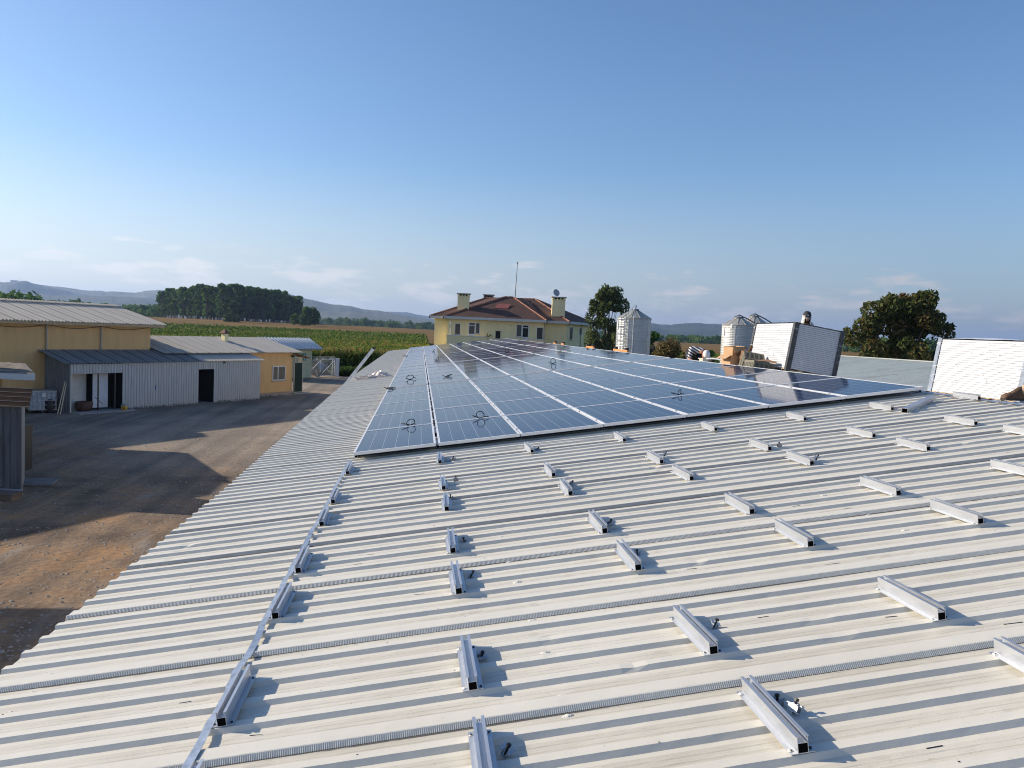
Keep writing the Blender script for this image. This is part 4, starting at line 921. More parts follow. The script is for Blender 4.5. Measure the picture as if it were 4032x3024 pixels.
# gate
gt = empty('yard_gate', (0, 0, 0), 0, 'white barred yard gate with crossed braces and bent spikes on top', 'gate')
A, B = Vector((-8.02, 73.35, GZ)), Vector((-6.10, 76.14, GZ)); AB = B-A
def GP(t, z): return A+AB*t+Vector((0, 0, z))
mb = MB()
for a_, b_ in (((0, .12), (1, .12)), ((0, 1.62), (1, 1.62)), ((0, .12), (0, 1.62)), ((.40, .1), (.40, 1.62)), ((1, .1), (1, 1.62)), ((.90, .12), (.90, 1.62))): mb.tube([GP(*a_), GP(*b_)], .035, 6)
mb.build('bars', M_WHITE, gt)
mb = MB()
for a_, b_ in (((0, .62), (.40, 1.56)), ((.40, 1.56), (.90, .16)), ((.40, .16), (1, 1.56)), ((0, 1.1), (.36, .14))): mb.tube([GP(*a_), GP(*b_)], .030, 6)
mb.build('brace', M_WHITE, gt)
mb = MB()
for i in range(22): t = i/21; mb.tube([GP(t, 1.62), GP(t, 1.86), GP(t-.035, 1.98)], .015, 5)
mb.build('spikes', M_WHITE, gt)
mb = MB()
for i in range(26): t = i/25; mb.tube([GP(t, .12), GP(t, 1.62)], .006, 4, cap=False)
for i in range(12): z = .15+i*.12; mb.tube([GP(0, z), GP(1, z)], .006, 4, cap=False)
mb.build('wire_mesh', M_GALV, gt)
mb = MB(); q = GP(.32, 1.05); n_ = AB.cross(Vector((0, 0, 1))).normalized()*.02; d_ = AB.normalized()
mb.face([q-d_*.05+n_+Vector((0, 0, -.3)), q+d_*.9+n_+Vector((0, 0, -.32)), q+d_*.85+n_+Vector((0, 0, .22)), q-d_*.02+n_+Vector((0, 0, .25))]); mb.build('notice_board', mat('grey notice', (.42, .43, .45), .6), gt)
gp = MB(); gp.box(-.17, .17, -.17, .17, 0, 1.72); gp.box(-.2, .2, -.2, .2, 1.72, 1.76); o = gp.build('gate_post', M_WHITE); o.location = (-5.86, 76.36, GZ); tag(o, 'thick white gate post at the right end of the barred gate', 'gate post')
gp = MB(); gp.box(-.1, .1, -.1, .1, 0, 1.55); gp.prism([(-.7, -.2), (.2, -.2), (.3, .1), (-.6, .2)], 0, .1); o = gp.build('rubble_slab', M_CONC); o.matrix_world = Matrix.Translation((-7.4, 73.75, GZ)) @ Matrix.Rotation(.6, 4, 'Y') ; tag(o, 'broken concrete post leaning against the foot of the gate', 'concrete post')
for i, (x, y, zt, lab) in enumerate([(-5.55, 82.5, 1.72, 'bent pale fence post in the maize edge, nearest the gate'), (-4.15, 82.4, 1.92, 'forked pale fence post between the gate and the leaning ladder'), (-3.55, 82.3, 1.05, 'short fence post just behind the leaning ladder'), (-2.92, 84.2, 1.42, 'bent fence post showing over the roof edge')]):
    mb = MB(); mb.tube([(0, 0, 0), (.01, 0, zt-.35), (-.10-.05*i, 0, zt)], [.06, .05, .045], 6)
    if i == 1: mb.tube([(.01, 0, zt-.45), (.16, 0, zt-.15), (.30, 0, zt+.05)], .04, 6)
    o = mb.build('fence_post', M_CONC); o.location = (x, y, GZ); tag(o, lab, 'fence post', 'fence posts along the maize')

# tank in its cage, planks, bucket
tk = empty('liquid_tank', (-16.62, 39.30, GZ), R(29), 'square plastic liquid tank in a wire cage beside the shed', 'tank')
mb = MB(); mb.box(-.56, .56, -.46, .46, .16, 1.08); mb.lathe([(.12, 1.08), (.12, 1.13), (.0001, 1.14)], 12); mb.build('bottle', mat('milky plastic', (.40, .45, .50), .4, 0, .06, 3), tk)
mb = MB()
for z in (.18, .42, .65, .88, 1.10):
    P = [(-.6, -.5, z), (.6, -.5, z), (.6, .5, z), (-.6, .5, z), (-.6, -.5, z)]; mb.tube(P, .016, 5)
for i in range(7):
    x = -.6+i*.2
    for y in (-.5, .5): mb.tube([(x, y, .14), (x, y, 1.10)], .014, 5)
for i in range(1, 5):
    for x in (-.6, .6): mb.tube([(x, -.5+i*.2, .14), (x, -.5+i*.2, 1.10)], .014, 5)
mb.build('cage', M_GALV, tk)
mb = MB(); mb.box(-.6, .6, -.5, .5, .115, .14)
for x in (-.55, 0, .55): mb.box(x-.07, x+.07, -.5, .5, .0, .115)
mb.build('pallet', M_DARK, tk)
mb = MB(); mb.box(-.05, .12, -.521, -.517, .82, 1.0); mb.build('label_plate', M_WHITE, tk)
mb = MB(); mb.box(-.62, .62, -.52, .52, 1.115, 1.135); mb.build('lid', M_CONC, tk)
for i, (a_, b_) in enumerate((((-.62, .05, .02), (-.06, .30, 1.62)), ((-.50, .02, .02), (-.05, .22, 1.52)))):
    a_, b_ = FP(*a_), FP(*b_); mb = MB(); mb.tube([a_, b_], .028, 4); o = mb.build('wooden_lath', mat('pale lath', (.60, .50, .36), .8)); tag(o, ['longer', 'shorter'][i]+' pale wooden lath leaning on the grey shed side', 'wooden lath', 'laths leaning on the shed')
mb = MB(); mb.lathe([(.0001, 0), (.34, 0), (.36, .05), (.36, .62), (.3, .7), (.0001, .72)], 16); o = mb.build('drum', M_DARK, smooth=True); o.location = FP(-.42, 1.0); tag(o, 'black drum against the grey side wall of the shed', 'drum')
bk = empty('bucket', (-13.28, 41.0, GZ), 0, 'small yellow bucket with a red mark by the shed wall', 'bucket')
mb = MB(); mb.lathe([(.0001, 0), (.14, 0), (.155, .30), (.14, .30), (.13, .04), (.0001, .04)], 16); mb.build('pail', mat('yellow plastic', (.60, .38, .03), .5), bk, smooth=True)
mb = MB(); mb.lathe([(.165, .29), (.17, .33), (.10, .38), (.0001, .40)], 12); mb.build('lid', M_CONC, bk)
mb = MB(); mb.lathe([(.0001, 0), (.05, .004), (.0001, .008)], 10); o = mb.build('red_mark', mat('red paint', (.45, .05, .03), .6), bk); o.matrix_basis = Matrix.Translation((.04, -.150, .17)) @ Matrix.Rotation(R(88), 4, 'X')

# hut at the left edge
ht = empty('metal_hut', (0, 0, 0), 0, 'grey corrugated metal hut with a reddish brown sheet roof at the left edge', 'hut')
c0 = Vector((-8.62, 20.02)); dl = Vector((-.98, .16)).normalized(); db = Vector((-.38, .92)).normalized()
def HP(a, b): return c0+dl*a+db*b
mb = MB(); wave_wall(mb, HP(5.5, 0), HP(0, 0), GZ+.0, -.80, .20, .016); mb.build('front_wall', mat('dark weathered sheet', (.13, .14, .145), .6, .1, .3, 2, stretch=(4, 4, .4)), ht)
mb = MB(); wave_wall(mb, HP(0.02, .02), HP(.02, 2.0), GZ, -.75, .20, .016); mb.build('side_wall', M_SHEDG, ht); mb = MB(); wave_wall(mb, HP(5.5, .02), HP(5.5, 2.6), GZ, -.75, .20, .016); mb.build('side_wall', M_SHEDG, ht)
M_RUST = mat('reddish brown painted sheet', (.016, .008, .007), .95, 0, .35, 2.5, spec=.05)
mb = MB(); rows = []
for j, (b, z) in enumerate(((-.15, -.80), (2.1, -.50))):
    rows.append([]) 
    for i in range(60):
        a = -.18+i*.1; q = HP(a, b); rows[-1].append((q.x, q.y, z))
rb = []
for k in range(13):
    b = -.15+k*2.25/12; z = -.80+.30*k/12+(.03 if k % 3 == 0 else 0); rb.append([(HP(a, b).x, HP(a, b).y, z) for a in (-.22, 5.6)])
mb.grid(rb); mb.build('roof', M_RUST, ht)
mb = MB()
for k in (0, 3, 6, 9, 12):
    b = -.15+k*2.25/12; z = -.79+.30*k/12+.03; mb.tube([(*HP(-.22, b), z), (*HP(5.6, b), z)], .013, 5)
mb.build('roof_batten', mat('pale edge trim', (.12, .105, .10), .6), ht)
mb = MB(); mb.prism([tuple(HP(5.5, -.25)), tuple(HP(-.05, -.25)), tuple(HP(-.05, .0)), tuple(HP(5.5, .0))], GZ, GZ+.16); mb.build('footing', M_CONC, ht)
# slab-roofed porch house behind the hut
pr_ = empty('slab_roofed_house', (0, 0, 0), 0, 'yellow house under a thick mossy concrete slab roof at the left edge', 'house')
c1 = Vector((-10.38, 24.7)); d1 = Vector((-1, .12)).normalized(); b1 = Vector((-.46, .89)).normalized()
def SP(a, b): q = c1+d1*a+b1*b; return (q.x, q.y)
mb = MB(); mb.prism([SP(0, 0), SP(0, 6.2), SP(6, 6.2), SP(6, 0)], -.43, -.23); s_ = mb.build('roof_slab', M_WHITE, pr_)
mb = MB(); n = 22; rs = np.random.RandomState(4); G_ = []
for j in range(n+1): G_.append([(*SP(.02+5.9*i/30, 0.03+6.1*j/n), -.222+.05*rs.rand()*(1 if 0 < j < n and 0 < i < 30 else 0)) for i in range(31)])
mb.grid(G_); mb.build('moss', mat('brown moss and grime', (.075, .055, .04), .95, 0, col2=(.24, .20, .16), vscale=1.6, bump=.6, bscale=10), s_)
mb = MB(); mb.prism([SP(1.05, .7), SP(1.05, 4.2), SP(6, 4.2), SP(6, .7)], GZ, -.432); mb.build('wall', M_OCHRE, pr_)
mb = MB(); mb.box(-.45, .22, -.25, .25, 0, 1.35); mb.box(-.45, .24, -.27, .27, 1.35, 1.43); o = mb.build('cabinet', M_DARK); o.location = (-10.36, 23.75, GZ); tag(o, 'black upright cabinet standing behind the grey hut', 'cabinet')
mb = MB(); mb.box(-.9, .52, -.5, .5, .02, .07); o = mb.build('board', mat('grimy grey board', (.17, .165, .16), .9, 0, .2, 3)); o.matrix_world = Matrix.Translation((-8.95, 21.6, GZ)) @ Matrix.Rotation(.2, 4, 'Z'); tag(o, 'pale board lying on the ground beside the grey hut', 'board')
mb = MB(); mb.box(-2.6, .35, -.22, .22, 0, .17); mb.box(-2.62, .38, -.25, .24, .17, .21); o = mb.build('step', mat('old brown concrete step', (.14, .105, .08), .9, 0, .25, 4)); o.matrix_world = Matrix.Translation((-8.75, 19.35, GZ)) @ Matrix.Rotation(-.12, 4, 'Z'); tag(o, 'low brown step in front of the grey hut', 'step')
# the yard's west barn, outside the frame: its outline is shaped to throw the shade across the yard
wb = empty('barn', (0, 0, 0), 0, 'unseen farm barn west of the yard, shaped to shade it', 'barn')
wp_in = [(-15.5, 26.8), (-15.4, 24.7), (-21.3, 14.6), (-27.4, 18.3), (-21.7, 30.8)]; wp_out = [(-14.85, 27.2), (-14.75, 24.5), (-21, 13.8), (-28, 18), (-21.6, 31.6)]
mb = MB(); mb.prism(wp_in, GZ, 1.42); mb.build('wall', M_OCHRE, wb); mb = MB(); mb.prism(wp_out, 1.42, 1.56); mb.build('roof', M_FIB, wb)
wb = empty('shade_block', (0, 0, 0), 0, 'tall shade block added west of the yard to shade it, out of view', 'shade block')  # unseen building added to shade the near left of the yard
mb = MB(); mb.prism([(-14.2, 14.5), (-14.8, 4.0), (-22, 4.0), (-21.5, 14.5)], GZ, 1.3); mb.build('wall', M_OCHRE, wb)
mb = MB(); mb.prism([(-13.8, 14.9), (-14.4, 3.6), (-22.4, 3.6), (-21.9, 14.9)], 1.3, 1.45); mb.build('roof', M_FIB, wb)

# ------------------------------------------------------------------ yellow house beyond the barn
hs = empty('house', LD(0, 103, GZ), -YAW, 'yellow two storey house with a brown tiled hip roof beyond the panels', 'house')
ZO = -GZ
fp = [(-10.4, 1.2), (-8.56, 1.2), (-8.56, 0), (3.75, 0), (3.75, 1.2), (6.72, 1.2), (10.9, 11.2), (10.0, 16), (-10.4, 16)]
mb = MB()
for i in range(len(fp)):
    a_, b_ = fp[i], fp[(i+1) % len(fp)]; mb.face([(*a_, 0), (*b_, 0), (*b_, 3.52+ZO), (*a_, 3.52+ZO)])
mb.build('wall', M_YEL, hs)
ze = 3.52+ZO; M_TILE = None
def tile_mat():
    m = bpy.data.materials.new('brown clay tiles'); m.use_nodes = True; t = m.node_tree; b = t.nodes['Principled BSDF']; b.inputs['Roughness'].default_value = .85
    c = t.nodes.new('ShaderNodeTexCoord'); br = t.nodes.new('ShaderNodeTexBrick'); mpn = t.nodes.new('ShaderNodeMapping'); t.links.new(c.outputs['Object'], mpn.inputs[0])
    # courses follow height up the roof
    sx = t.nodes.new('ShaderNodeSeparateXYZ'); t.links.new(c.outputs['Object'], sx.inputs[0]); cb = t.nodes.new('ShaderNodeCombineXYZ'); t.links.new(mth('ADD', sx.outputs[0], mth('MULTIPLY', sx.outputs[1], .6, tree=t), tree=t), cb.inputs[0]); t.links.new(mth('MULTIPLY', sx.outputs[2], 2.4, tree=t), cb.inputs[1])
    t.links.new(cb.outputs[0], br.inputs[0]); br.inputs['Scale'].default_value = 1.0; br.inputs['Brick Width'].default_value = .24; br.inputs['Row Height'].default_value = .34; br.inputs['Mortar Size'].default_value = .035
    br.inputs['Color1'].default_value = (.16, .06, .038, 1); br.inputs['Color2'].default_value = (.10, .042, .028, 1); br.inputs['Mortar'].default_value = (.035, .018, .013, 1)
    n_ = t.nodes.new('ShaderNodeTexNoise'); n_.inputs['Scale'].default_value = .7; n_.inputs['Detail'].default_value = 6; t.links.new(c.outputs['Object'], n_.inputs[0])
    mx_ = t.nodes.new('ShaderNodeMixRGB'); t.links.new(mth('MULTIPLY', n_.outputs[0], .5, tree=t), mx_.inputs[0]); t.links.new(br.outputs[0], mx_.inputs[1]); mx_.inputs[2].default_value = (.09, .055, .04, 1); t.links.new(mx_.outputs[0], b.inputs['Base Color'])
    bp = t.nodes.new('ShaderNodeBump'); bp.inputs['Distance'].default_value = .05; bp.inputs['Strength'].default_value = .9; t.links.new(br.outputs['Fac'], bp.inputs['Height']); bp.invert = True; t.links.new(bp.outputs[0], b.inputs['Normal'])
    return m
M_TILE = tile_mat(); M_RIDGE = mat('orange ridge tiles', (.30, .13, .075), .8, 0, .25, 2)
e0, e1, e2, e3, e4 = (-10.95, .55, ze), (7.05, .55, ze), (11.55, 11.0, ze), (10.6, 16.6, ze), (-10.95, 16.6, ze)
rl, rr_ = (-4.15, 8.6, 6.40+ZO), (2.71, 7.4, 6.50+ZO)
rf = MB(); rf.face([e0, e1, rr_, rl]); rf.face([e1, e2, rr_]); rf.face([e2, e3, rr_]); rf.face([e3, e4, rl, rr_]); rf.face([e4, e0, rl])
wz = ze+.01; w0, w1, w2, w3, pk, pk2 = (-9.05, -.62, wz), (4.05, -.62, wz), (4.05, 3.0, wz+1.0), (-9.05, 3.0, wz+1.0), (-1.5, 5.6, 6.53+ZO), (-.3, 5.8, 6.56+ZO)
rf.face([w0, w1, pk2, pk]); rf.face([w0, pk, (-4.0, 8.0, 6.3+ZO), (-9.05, 1.4, ze+.02)]); rf.face([w1, (4.05, 1.2, ze+.02), (1.6, 6.4, 6.3+ZO), pk2]); rf.face([pk, pk2, (1.6, 6.9, 6.45+ZO), (-3.8, 8.2, 6.40+ZO)])
roof = rf.build('roof', M_TILE, hs)
def ridge_line(a, b, r=.13):
    a, b = Vector(a), Vector(b); n = max(2, int((b-a).length/.42)); mb = MB()
    for i in range(n):
        p, q = a.lerp(b, i/n), a.lerp(b, (i+.92)/n); mb.tube([p, q], [r*1.15, r*.85], 7)
    return mb.build('ridge_tiles', M_RIDGE, roof)
for a_, b_ in ((e0, rl), (e1, rr_), (e2, rr_), (rl, rr_), (w0, pk), (w1, pk2), (pk, pk2)): ridge_line(a_, b_)
gm = MB()
def gut(a, b):
    a, b = Vector(a), Vector(b); d = (b-a).normalized(); n = Vector((d.y, -d.x, 0))*.12
    gm.face([a+n+Vector((0, 0, .02)), b+n+Vector((0, 0, .02)), b+n+Vector((0, 0, -.30)), a+n+Vector((0, 0, -.30))]); gm.face([a+n+Vector((0, 0, -.30)), b+n+Vector((0, 0, -.30)), b-n*4+Vector((0, 0, -.28)), a-n*4+Vector((0, 0, -.28))]); gm.face([a+n+Vector((0, 0, .02)), b+n+Vector((0, 0, .02)), b+Vector((0, 0, -.04)), a+Vector((0, 0, -.04))])
gut(e0, (-9.05, .55, ze)); gut(w0, w1); gut((4.05, .55, ze), e1); gut(e1, e2); gut(e2, e3); gut((-9.05, .5, ze), w0); gut(w1, (4.05, .5, ze)); gut(e4, e0)
gm.build('gutter', mat('off white fascia', (.60, .60, .56), .6, 0, .08, 1), hs)
for x, y in ((-8.15, -.08), (3.9, 1.1)):
    mb = MB(); mb.tube([(x, y-.35, ze-.28), (x, y-.02, ze-.6), (x, y-.02, .2)], .055, 7); mb.build('downpipe', M_WHITE, hs)
mb = MB(); mb.tube([(9.15, 6.7, ze-.25), (9.05, 6.75, 0)], .05, 6); mb.build('downpipe', mat('greenish pipe', (.3, .33, .2), .6), hs)
def hchim(x0, x1, y0, y1, zb, zt, m):
    mb = MB(); mb.box(x0, x1, y0, y1, zb+ZO, zt-.42+ZO); c = mb.build('chimney', m, roof)
    mb = MB(); mb.box(x0-.06, x1+.06, y0-.06, y1+.06, zt-.42+ZO, zt-.34+ZO)
    for a, b in ((0, .16), (.34, .42), (.60, .68), (.84, 1)):
        w_ = x1-x0; mb.box(x0+w_*a, x0+w_*b, y0, y1, zt-.34+ZO, zt-.14+ZO)
    mb.build('flue_piers', m, c); mb = MB(); mb.box(x0-.13, x1+.13, y0-.13, y1+.13, zt-.14+ZO, zt+ZO); mb.build('cap', mat('old concrete cap', (.38, .36, .27), .9), c)
    mb = MB(); mb.box(x0+.1, x1-.1, y0+.1, y1-.1, zt-.34+ZO, zt-.15+ZO); mb.build('flue', M_IN, c)
hchim(-7.55, -6.05, 1.6, 2.7, 3.6, 6.63, M_YEL); hchim(4.80, 6.50, 2.0, 3.2, 3.6, 6.72, M_YEL); hchim(-4.5, -3.15, 10.4, 11.4, 5.4, 7.02, mat('brown chimney render', (.2, .14, .11), .9))
mb = MB(); mb.face([(-2.75, 2.2, 4.92+ZO), (-.95, 2.2, 4.92+ZO), (-.6, 3.3, 5.55+ZO), (-2.3, 3.3, 5.55+ZO)]); mb.box(-2.8, -.9, 2.14, 2.22, 4.74+ZO, 4.92+ZO); mb.build('roof_hatch', mat('dull red hatch', (.28, .09, .07), .7), roof)
mb = MB(); mb.tube([(-.1, 6.0, 6.3+ZO), (-.02, 6.0, 9.2+ZO), (.04, 6.0, 11.1+ZO)], [.055, .04, .03], 7); mb.lathe([(.0001, 11.05+ZO), (.08, 11.15+ZO), (.08, 11.28+ZO), (.0001, 11.36+ZO)], 8, c=(.04, 6.0, 0)); mb.build('lightning_rod', mat('dark steel', (.07, .065, .06), .6, .4), roof, smooth=True)
ds_ = empty('satellite_dish'); ds_.parent = hs; ds_.matrix_basis = Matrix.Translation((5.25, 2.4, 7.22+ZO)) @ Matrix.Scale(.85, 4) @ Matrix.Rotation(R(28), 4, 'Z') @ Matrix.Rotation(R(72), 4, 'X')
mb = MB(); mb.lathe([(.56, .14), (.42, .06), (.22, .015), (.0001, 0), ], 20); mb.lathe([(.56, .14), (.42, .045), (.22, .0), (.0001, -.015)], 20); mb.tube([(0, .0, 0), (0, -.45, -.25), (0, -.75, -.2)], .03, 6); mb.build('dish', mat('grey dish', (.32, .36, .42), .5), ds_, smooth=True)
mb = MB(); mb.tube([(0, -.5, .05), (0, -.1, .6)], .018, 5); mb.tube([(0, -.12, .56), (0, -.03, .66)], .05, 6); mb.build('feed_arm', M_GALV, ds_)
wz_ = ZO
def hwin(x0, x1, z0, z1, y=0.0, **k): return window(hs, x0, x1, z0+wz_, z1+wz_, y-.005, depth=.05, **k)
hwin(-7.65, -6.92, 1.25, 2.67, split=0, dark=mat('shutter grey brown', (.10, .085, .07), .5)); hwin(-4.98, -4.44, 1.45, 2.86, split=0, dark=mat('shutter grey brown', (.10, .085, .07), .5))
def hdoor(x0, x1, z0, z1, m1):
    mb = MB(); f = .09; mb.box(x0, x0+f, -.05, .02, z0+wz_, z1+wz_); mb.box(x1-f, x1, -.05, .02, z0+wz_, z1+wz_)
    for z in (z0, z0+.02*(z1-z0), z1-.42, z1-f): mb.box(x0+f, x1-f, -.05, .02, z+wz_, z+f+wz_)
    d = mb.build('door', M_WHITE, hs); mb = MB(); mb.box(x0+f, x1-f, -.03, .0, z0+.3+wz_, z1-.42+wz_); mb.box(x0+f, x1-f, -.03, .0, z1-.33+wz_, z1-f+wz_); mb.build('pane', m1, d); mb = MB(); mb.box(x0+f, x1-f, -.035, 0, z0+f+wz_, z0+.3+wz_); mb.build('panel', M_WHITE, d)
hdoor(-5.90, -5.02, 1.1, 2.88, mat('shutter grey brown', (.10, .085, .07), .5)); hdoor(1.0, 1.86, 1.0, 2.86, M_IN)
hwin(.25, .97, 1.3, 2.86, split=0, dark=mat('shutter grey brown', (.10, .085, .07), .5)); hwin(-2.44, -1.72, .9, 1.97, split=0, dark=M_IN, frame_m=M_YELG); hwin(2.86, 3.70, 1.05, 2.62, split=0)
sd = Vector((4.18, 10.0)).normalized(); ang_ = math.atan2(sd.y, sd.x)
for t0, wd, z0, z1 in ((1.4, 1.25, 1.16, 2.86), (5.5, 1.1, 1.93, 2.85)):
    w_ = window(hs, 0, wd, z0+wz_, z1+wz_, -.005, depth=.05, split=0); w_.location = (6.72+sd.x*t0, 1.2+sd.y*t0, 0); w_.rotation_euler = (0, 0, ang_)
mb = MB(); mb.box(-8.5, -3.5, -1.5, -1.35, .0+ZO-2, 1.08+ZO); mb.box(-8.5, -8.35, -1.35, 0, ZO-2, 1.08+ZO); mb.box(-3.65, -3.5, -1.35, 0, ZO-2, 1.08+ZO); b_ = mb.build('balcony', M_YEL, hs)
mb = MB(); mb.box(-8.58, -3.42, -1.56, -1.29, 1.08+ZO, 1.15+ZO); mb.build('coping', M_WHITE, b_)
mb = MB(); mb.box(-.85, 3.8, -1.5, -1.35, ZO-.4, .98+ZO); mb.box(3.65, 3.8, -1.35, 0, ZO-.4, .98+ZO); b_ = mb.build('balcony', M_YEL, hs)
mb = MB(); mb.box(-.93, 3.9, -1.56, -1.29, .98+ZO, 1.05+ZO); mb.build('coping', M_WHITE, b_)
for x in (-2.9, .0): mb = MB(); mb.lathe([(.0001, 0), (.09, .0), (.09, .1), (.0001, .1)], 8); o = mb.build('wall_vent', M_YELG, hs); o.matrix_basis = Matrix.Translation((x-.5, 0.02, 2.75+ZO)) @ Matrix.Rotation(R(90), 4, 'X')
mb = MB(); rs = np.random.RandomState(5)
for i in range(14): a = rs.rand()*3.1; mb.tube([(-3.3, -1.42, 1.12+ZO), (-3.3+.35*math.cos(a), -1.42, 1.2+ZO+.45*math.sin(a)*rs.rand()), (-3.3+.7*math.cos(a), -1.42+.1*rs.randn(), 1.15+ZO+.5*math.sin(a)*rs.rand())], [.03, .03, .01], 4)
o = mb.build('potted_plant', mat('yellowing plant', (.28, .25, .05), .8)); o.matrix_world = hs.matrix_world; o.location = LD(0, 103, GZ); o.rotation_euler = (0, 0, -YAW); tag(o, 'straggly plant on the corner of the left balcony', 'plant')

# weeds along the foot of the walls
rs = np.random.RandomState(77); PP = []
for (ax, ay, bx, by, n) in ((3.2, -.08, 8.0, -.08, 160), (9.4, -.08, 13.0, -.1, 120), (-6, 1.8, -1, 1.8, 160), (26.3, 11.5, 31.5, 11.5, 260), (14, 1.0, 17.3, 1.0, 50)):
    for k in range(n):
        q = rs.rand()**1.3; p_ = FP(ax+(bx-ax)*q+rs.randn()*.05, ay+(by-ay)*q-abs(rs.randn())*.06, .05+.07*rs.rand()); PP.append(tuple(p_))
V, F = leaf_quads(np.array(PP), .055, rs, asp=.25); tag(np_mesh('weeds', V, F, M_LEAF, attr=rs.rand(len(PP))), kind='stuff')

# ------------------------------------------------------------------ feed silos
M_SILO = mat('galvanised silo sheet', (.52, .53, .51), .5, .45, .10, .9, stretch=(1, 1, .4))
M_SILOR = mat('silo cone sheet', (.42, .41, .37), .55, .35, .10, .8)
def silo(lat, dep, r, zt, za, label, ladder, seed):
    t = empty('feed_silo', LD(lat, dep, GZ), -YAW, label, 'silo', 'galvanised feed silos'); Z = -GZ; zb = 1.9
    prof = []; z = zb; H = zt+Z
    while z < H-.04: prof += [(r, z), (r+.004, z+.03), (r+.022, z+.075), (r+.004, z+.12)]; z += .15
    prof.append((r, H)); mb = MB(); mb.lathe(prof, 40); body = mb.build('barrel', M_SILO, t)
    mb = MB(); mb.lathe([(r+.03, H-.04), (r+.05, H+.03), (.42, za+Z-.22), (.42, za+Z-.20)], 24); cone = mb.build('cone_roof', M_SILOR, t)
    mb = MB()
    for k in range(12): a = k*math.pi/6+.2; mb.tube([((r+.03)*math.cos(a), (r+.03)*math.sin(a), H+.045), (.42*math.cos(a), .42*math.sin(a), za+Z-.18)], .018, 4)
    mb.build('cone_seams', M_SILOR, cone)
    mb = MB(); mb.lathe([(.42, za+Z-.24), (.42, za+Z-.08), (.34, za+Z-.02), (.0001, za+Z+.0)], 16); mb.build('lid', mat('dark galvanised lid', (.20, .20, .20), .5, .5), cone)
    mb = MB()
    for q in (1, 2, 3): zz = H-q*.98; mb.lathe([(r+.022, zz-.03), (r+.026, zz), (r+.022, zz+.03)], 40)
    for k in range(5): a = .5+k*1.257; mb.box(-.03, .03, -.012, .012, zb, H, M=Matrix.Translation(((r+.02)*math.cos(a), (r+.02)*math.sin(a), 0)) @ Matrix.Rotation(a+math.pi/2, 4, 'Z'))
    mb.build('sheet_joint', M_SILO, body)
    mb = MB(); mb.lathe([(r, zb), (.25, .75), (.25, .55)], 24); mb.build('hopper', M_SILO, t)
    for k in range(6):
        a = k*math.pi/3+.3; mb = MB(); mb.tube([(r*math.cos(a), r*math.sin(a), 0), (r*math.cos(a), r*math.sin(a), zb+.5)], .06, 6); mb.build('leg', M_GALV, t)
    if ladder:
        a = math.radians(-134); ca, sa = math.cos(a), math.sin(a); T = Vector((-sa, ca, 0)); O = Vector(((r+.16)*ca, (r+.16)*sa, 0)); n_ = Vector((ca, sa, 0))
        mb = MB()
        for s in (-.2, .2): mb.tube([O+T*s+Vector((0, 0, .3)), O+T*s+Vector((0, 0, H+.1))], .04, 6)
        z = .5
        while z < H: mb.tube([O-T*.2+Vector((0, 0, z)), O+T*.2+Vector((0, 0, z))], .028, 5); z += .3
        mb.build('ladder', M_GALV, t)
        mb = MB(); z = 2.2
        while z < H+.2:
            mb.tube([O+T*.36*math.cos(q)+n_*(.05+.60*math.sin(q))+Vector((0, 0, z)) for q in [math.pi*j/8 for j in range(9)]], .030, 5); z += .62
        for q in (.25, .5, .75): mb.tube([O+T*.36*math.cos(math.pi*q)+n_*(.05+.60*math.sin(math.pi*q))+Vector((0, 0, zz)) for zz in (2.2, H+.1)], .024, 5)
        mb.build('safety_cage', M_GALV, t)
        mb = MB(); top = Vector((0.1, -.1, za+Z)); a2 = math.radians(-100)
        for s in (-.18, .18): st = O+T*s+Vector((0, 0, H+.05)); mb.tube([st, st.lerp(top, .93)+Vector((0, 0, .12))], .02, 5)
        for k in range(9): p_ = (O+Vector((0, 0, H+.05))).lerp(top, k/9.)+Vector((0, 0, .12*k/9)); mb.tube([p_-T*.18, p_+T*.18], .016, 4)
        p0 = Vector(((r+.1)*math.cos(a2), (r+.1)*math.sin(a2), 0)); mb.tube([p0+Vector((0, 0, .3)), p0+Vector((0, 0, H+.2)), top+Vector((0, 0, .30)), top+Vector((.05, 0, .02))], .04, 6)
        for k in range(6): q = k/6; c_ = (O+T*.5+Vector((0, 0, H+.1))).lerp(top, q); mb.tube([c_, c_+Vector((0, 0, .30))], .016, 4)
        mb.tube([O+T*.5+Vector((0, 0, H+.42)), top+Vector((0, 0, .35))], .018, 5)
        mb.build('roof_ladder', M_GALV, t)
    else:
        mb = MB(); mb.tube([(0, 0, za+Z-.02), (.02, 0, za+Z+.16), (1.15, .6, za+Z-.25), (2.35, 1.2, za+Z-.78)], .05, 6); mb.tube([(-.4, 0, za+Z-.05), (.02, 0, za+Z+.16)], .03, 5); mb.build('filling_pipe', mat('dark steel pipe', (.09, .09, .10), .5, .5), t)
    def plate(a, z0, z1, wd, marks, nm):
        a = math.radians(a); M_ = Matrix.Translation(((r+.035)*math.cos(a), (r+.035)*math.sin(a), 0)) @ Matrix.Rotation(a+math.pi/2, 4, 'Z'); mb = MB(); mb.box(-wd/2, wd/2, -.008, .008, z0, z1, M=M_); p_ = mb.build(nm, M_WHITE, body)
        if marks:
            mb = MB(); rs = np.random.RandomState(seed)
            for k in range(7): z = z0+.08+(z1-z0-.16)*k/6; w2 = wd*(.15+.25*rs.rand()); x0 = wd*(rs.rand()-.5)*.3; mb.box(x0-w2/2, x0+w2/2, -.012, -.009, z, z+.03+.05*rs.rand(), M=M_)
            mb.build('lettering', M_DARK, p_)
    plate(-166, H-.98, H-.06, .34, not ladder, 'sign_plate')
    plate(-130, H-.26, H+.12, .19, False, 'hatch_cover')
    return t
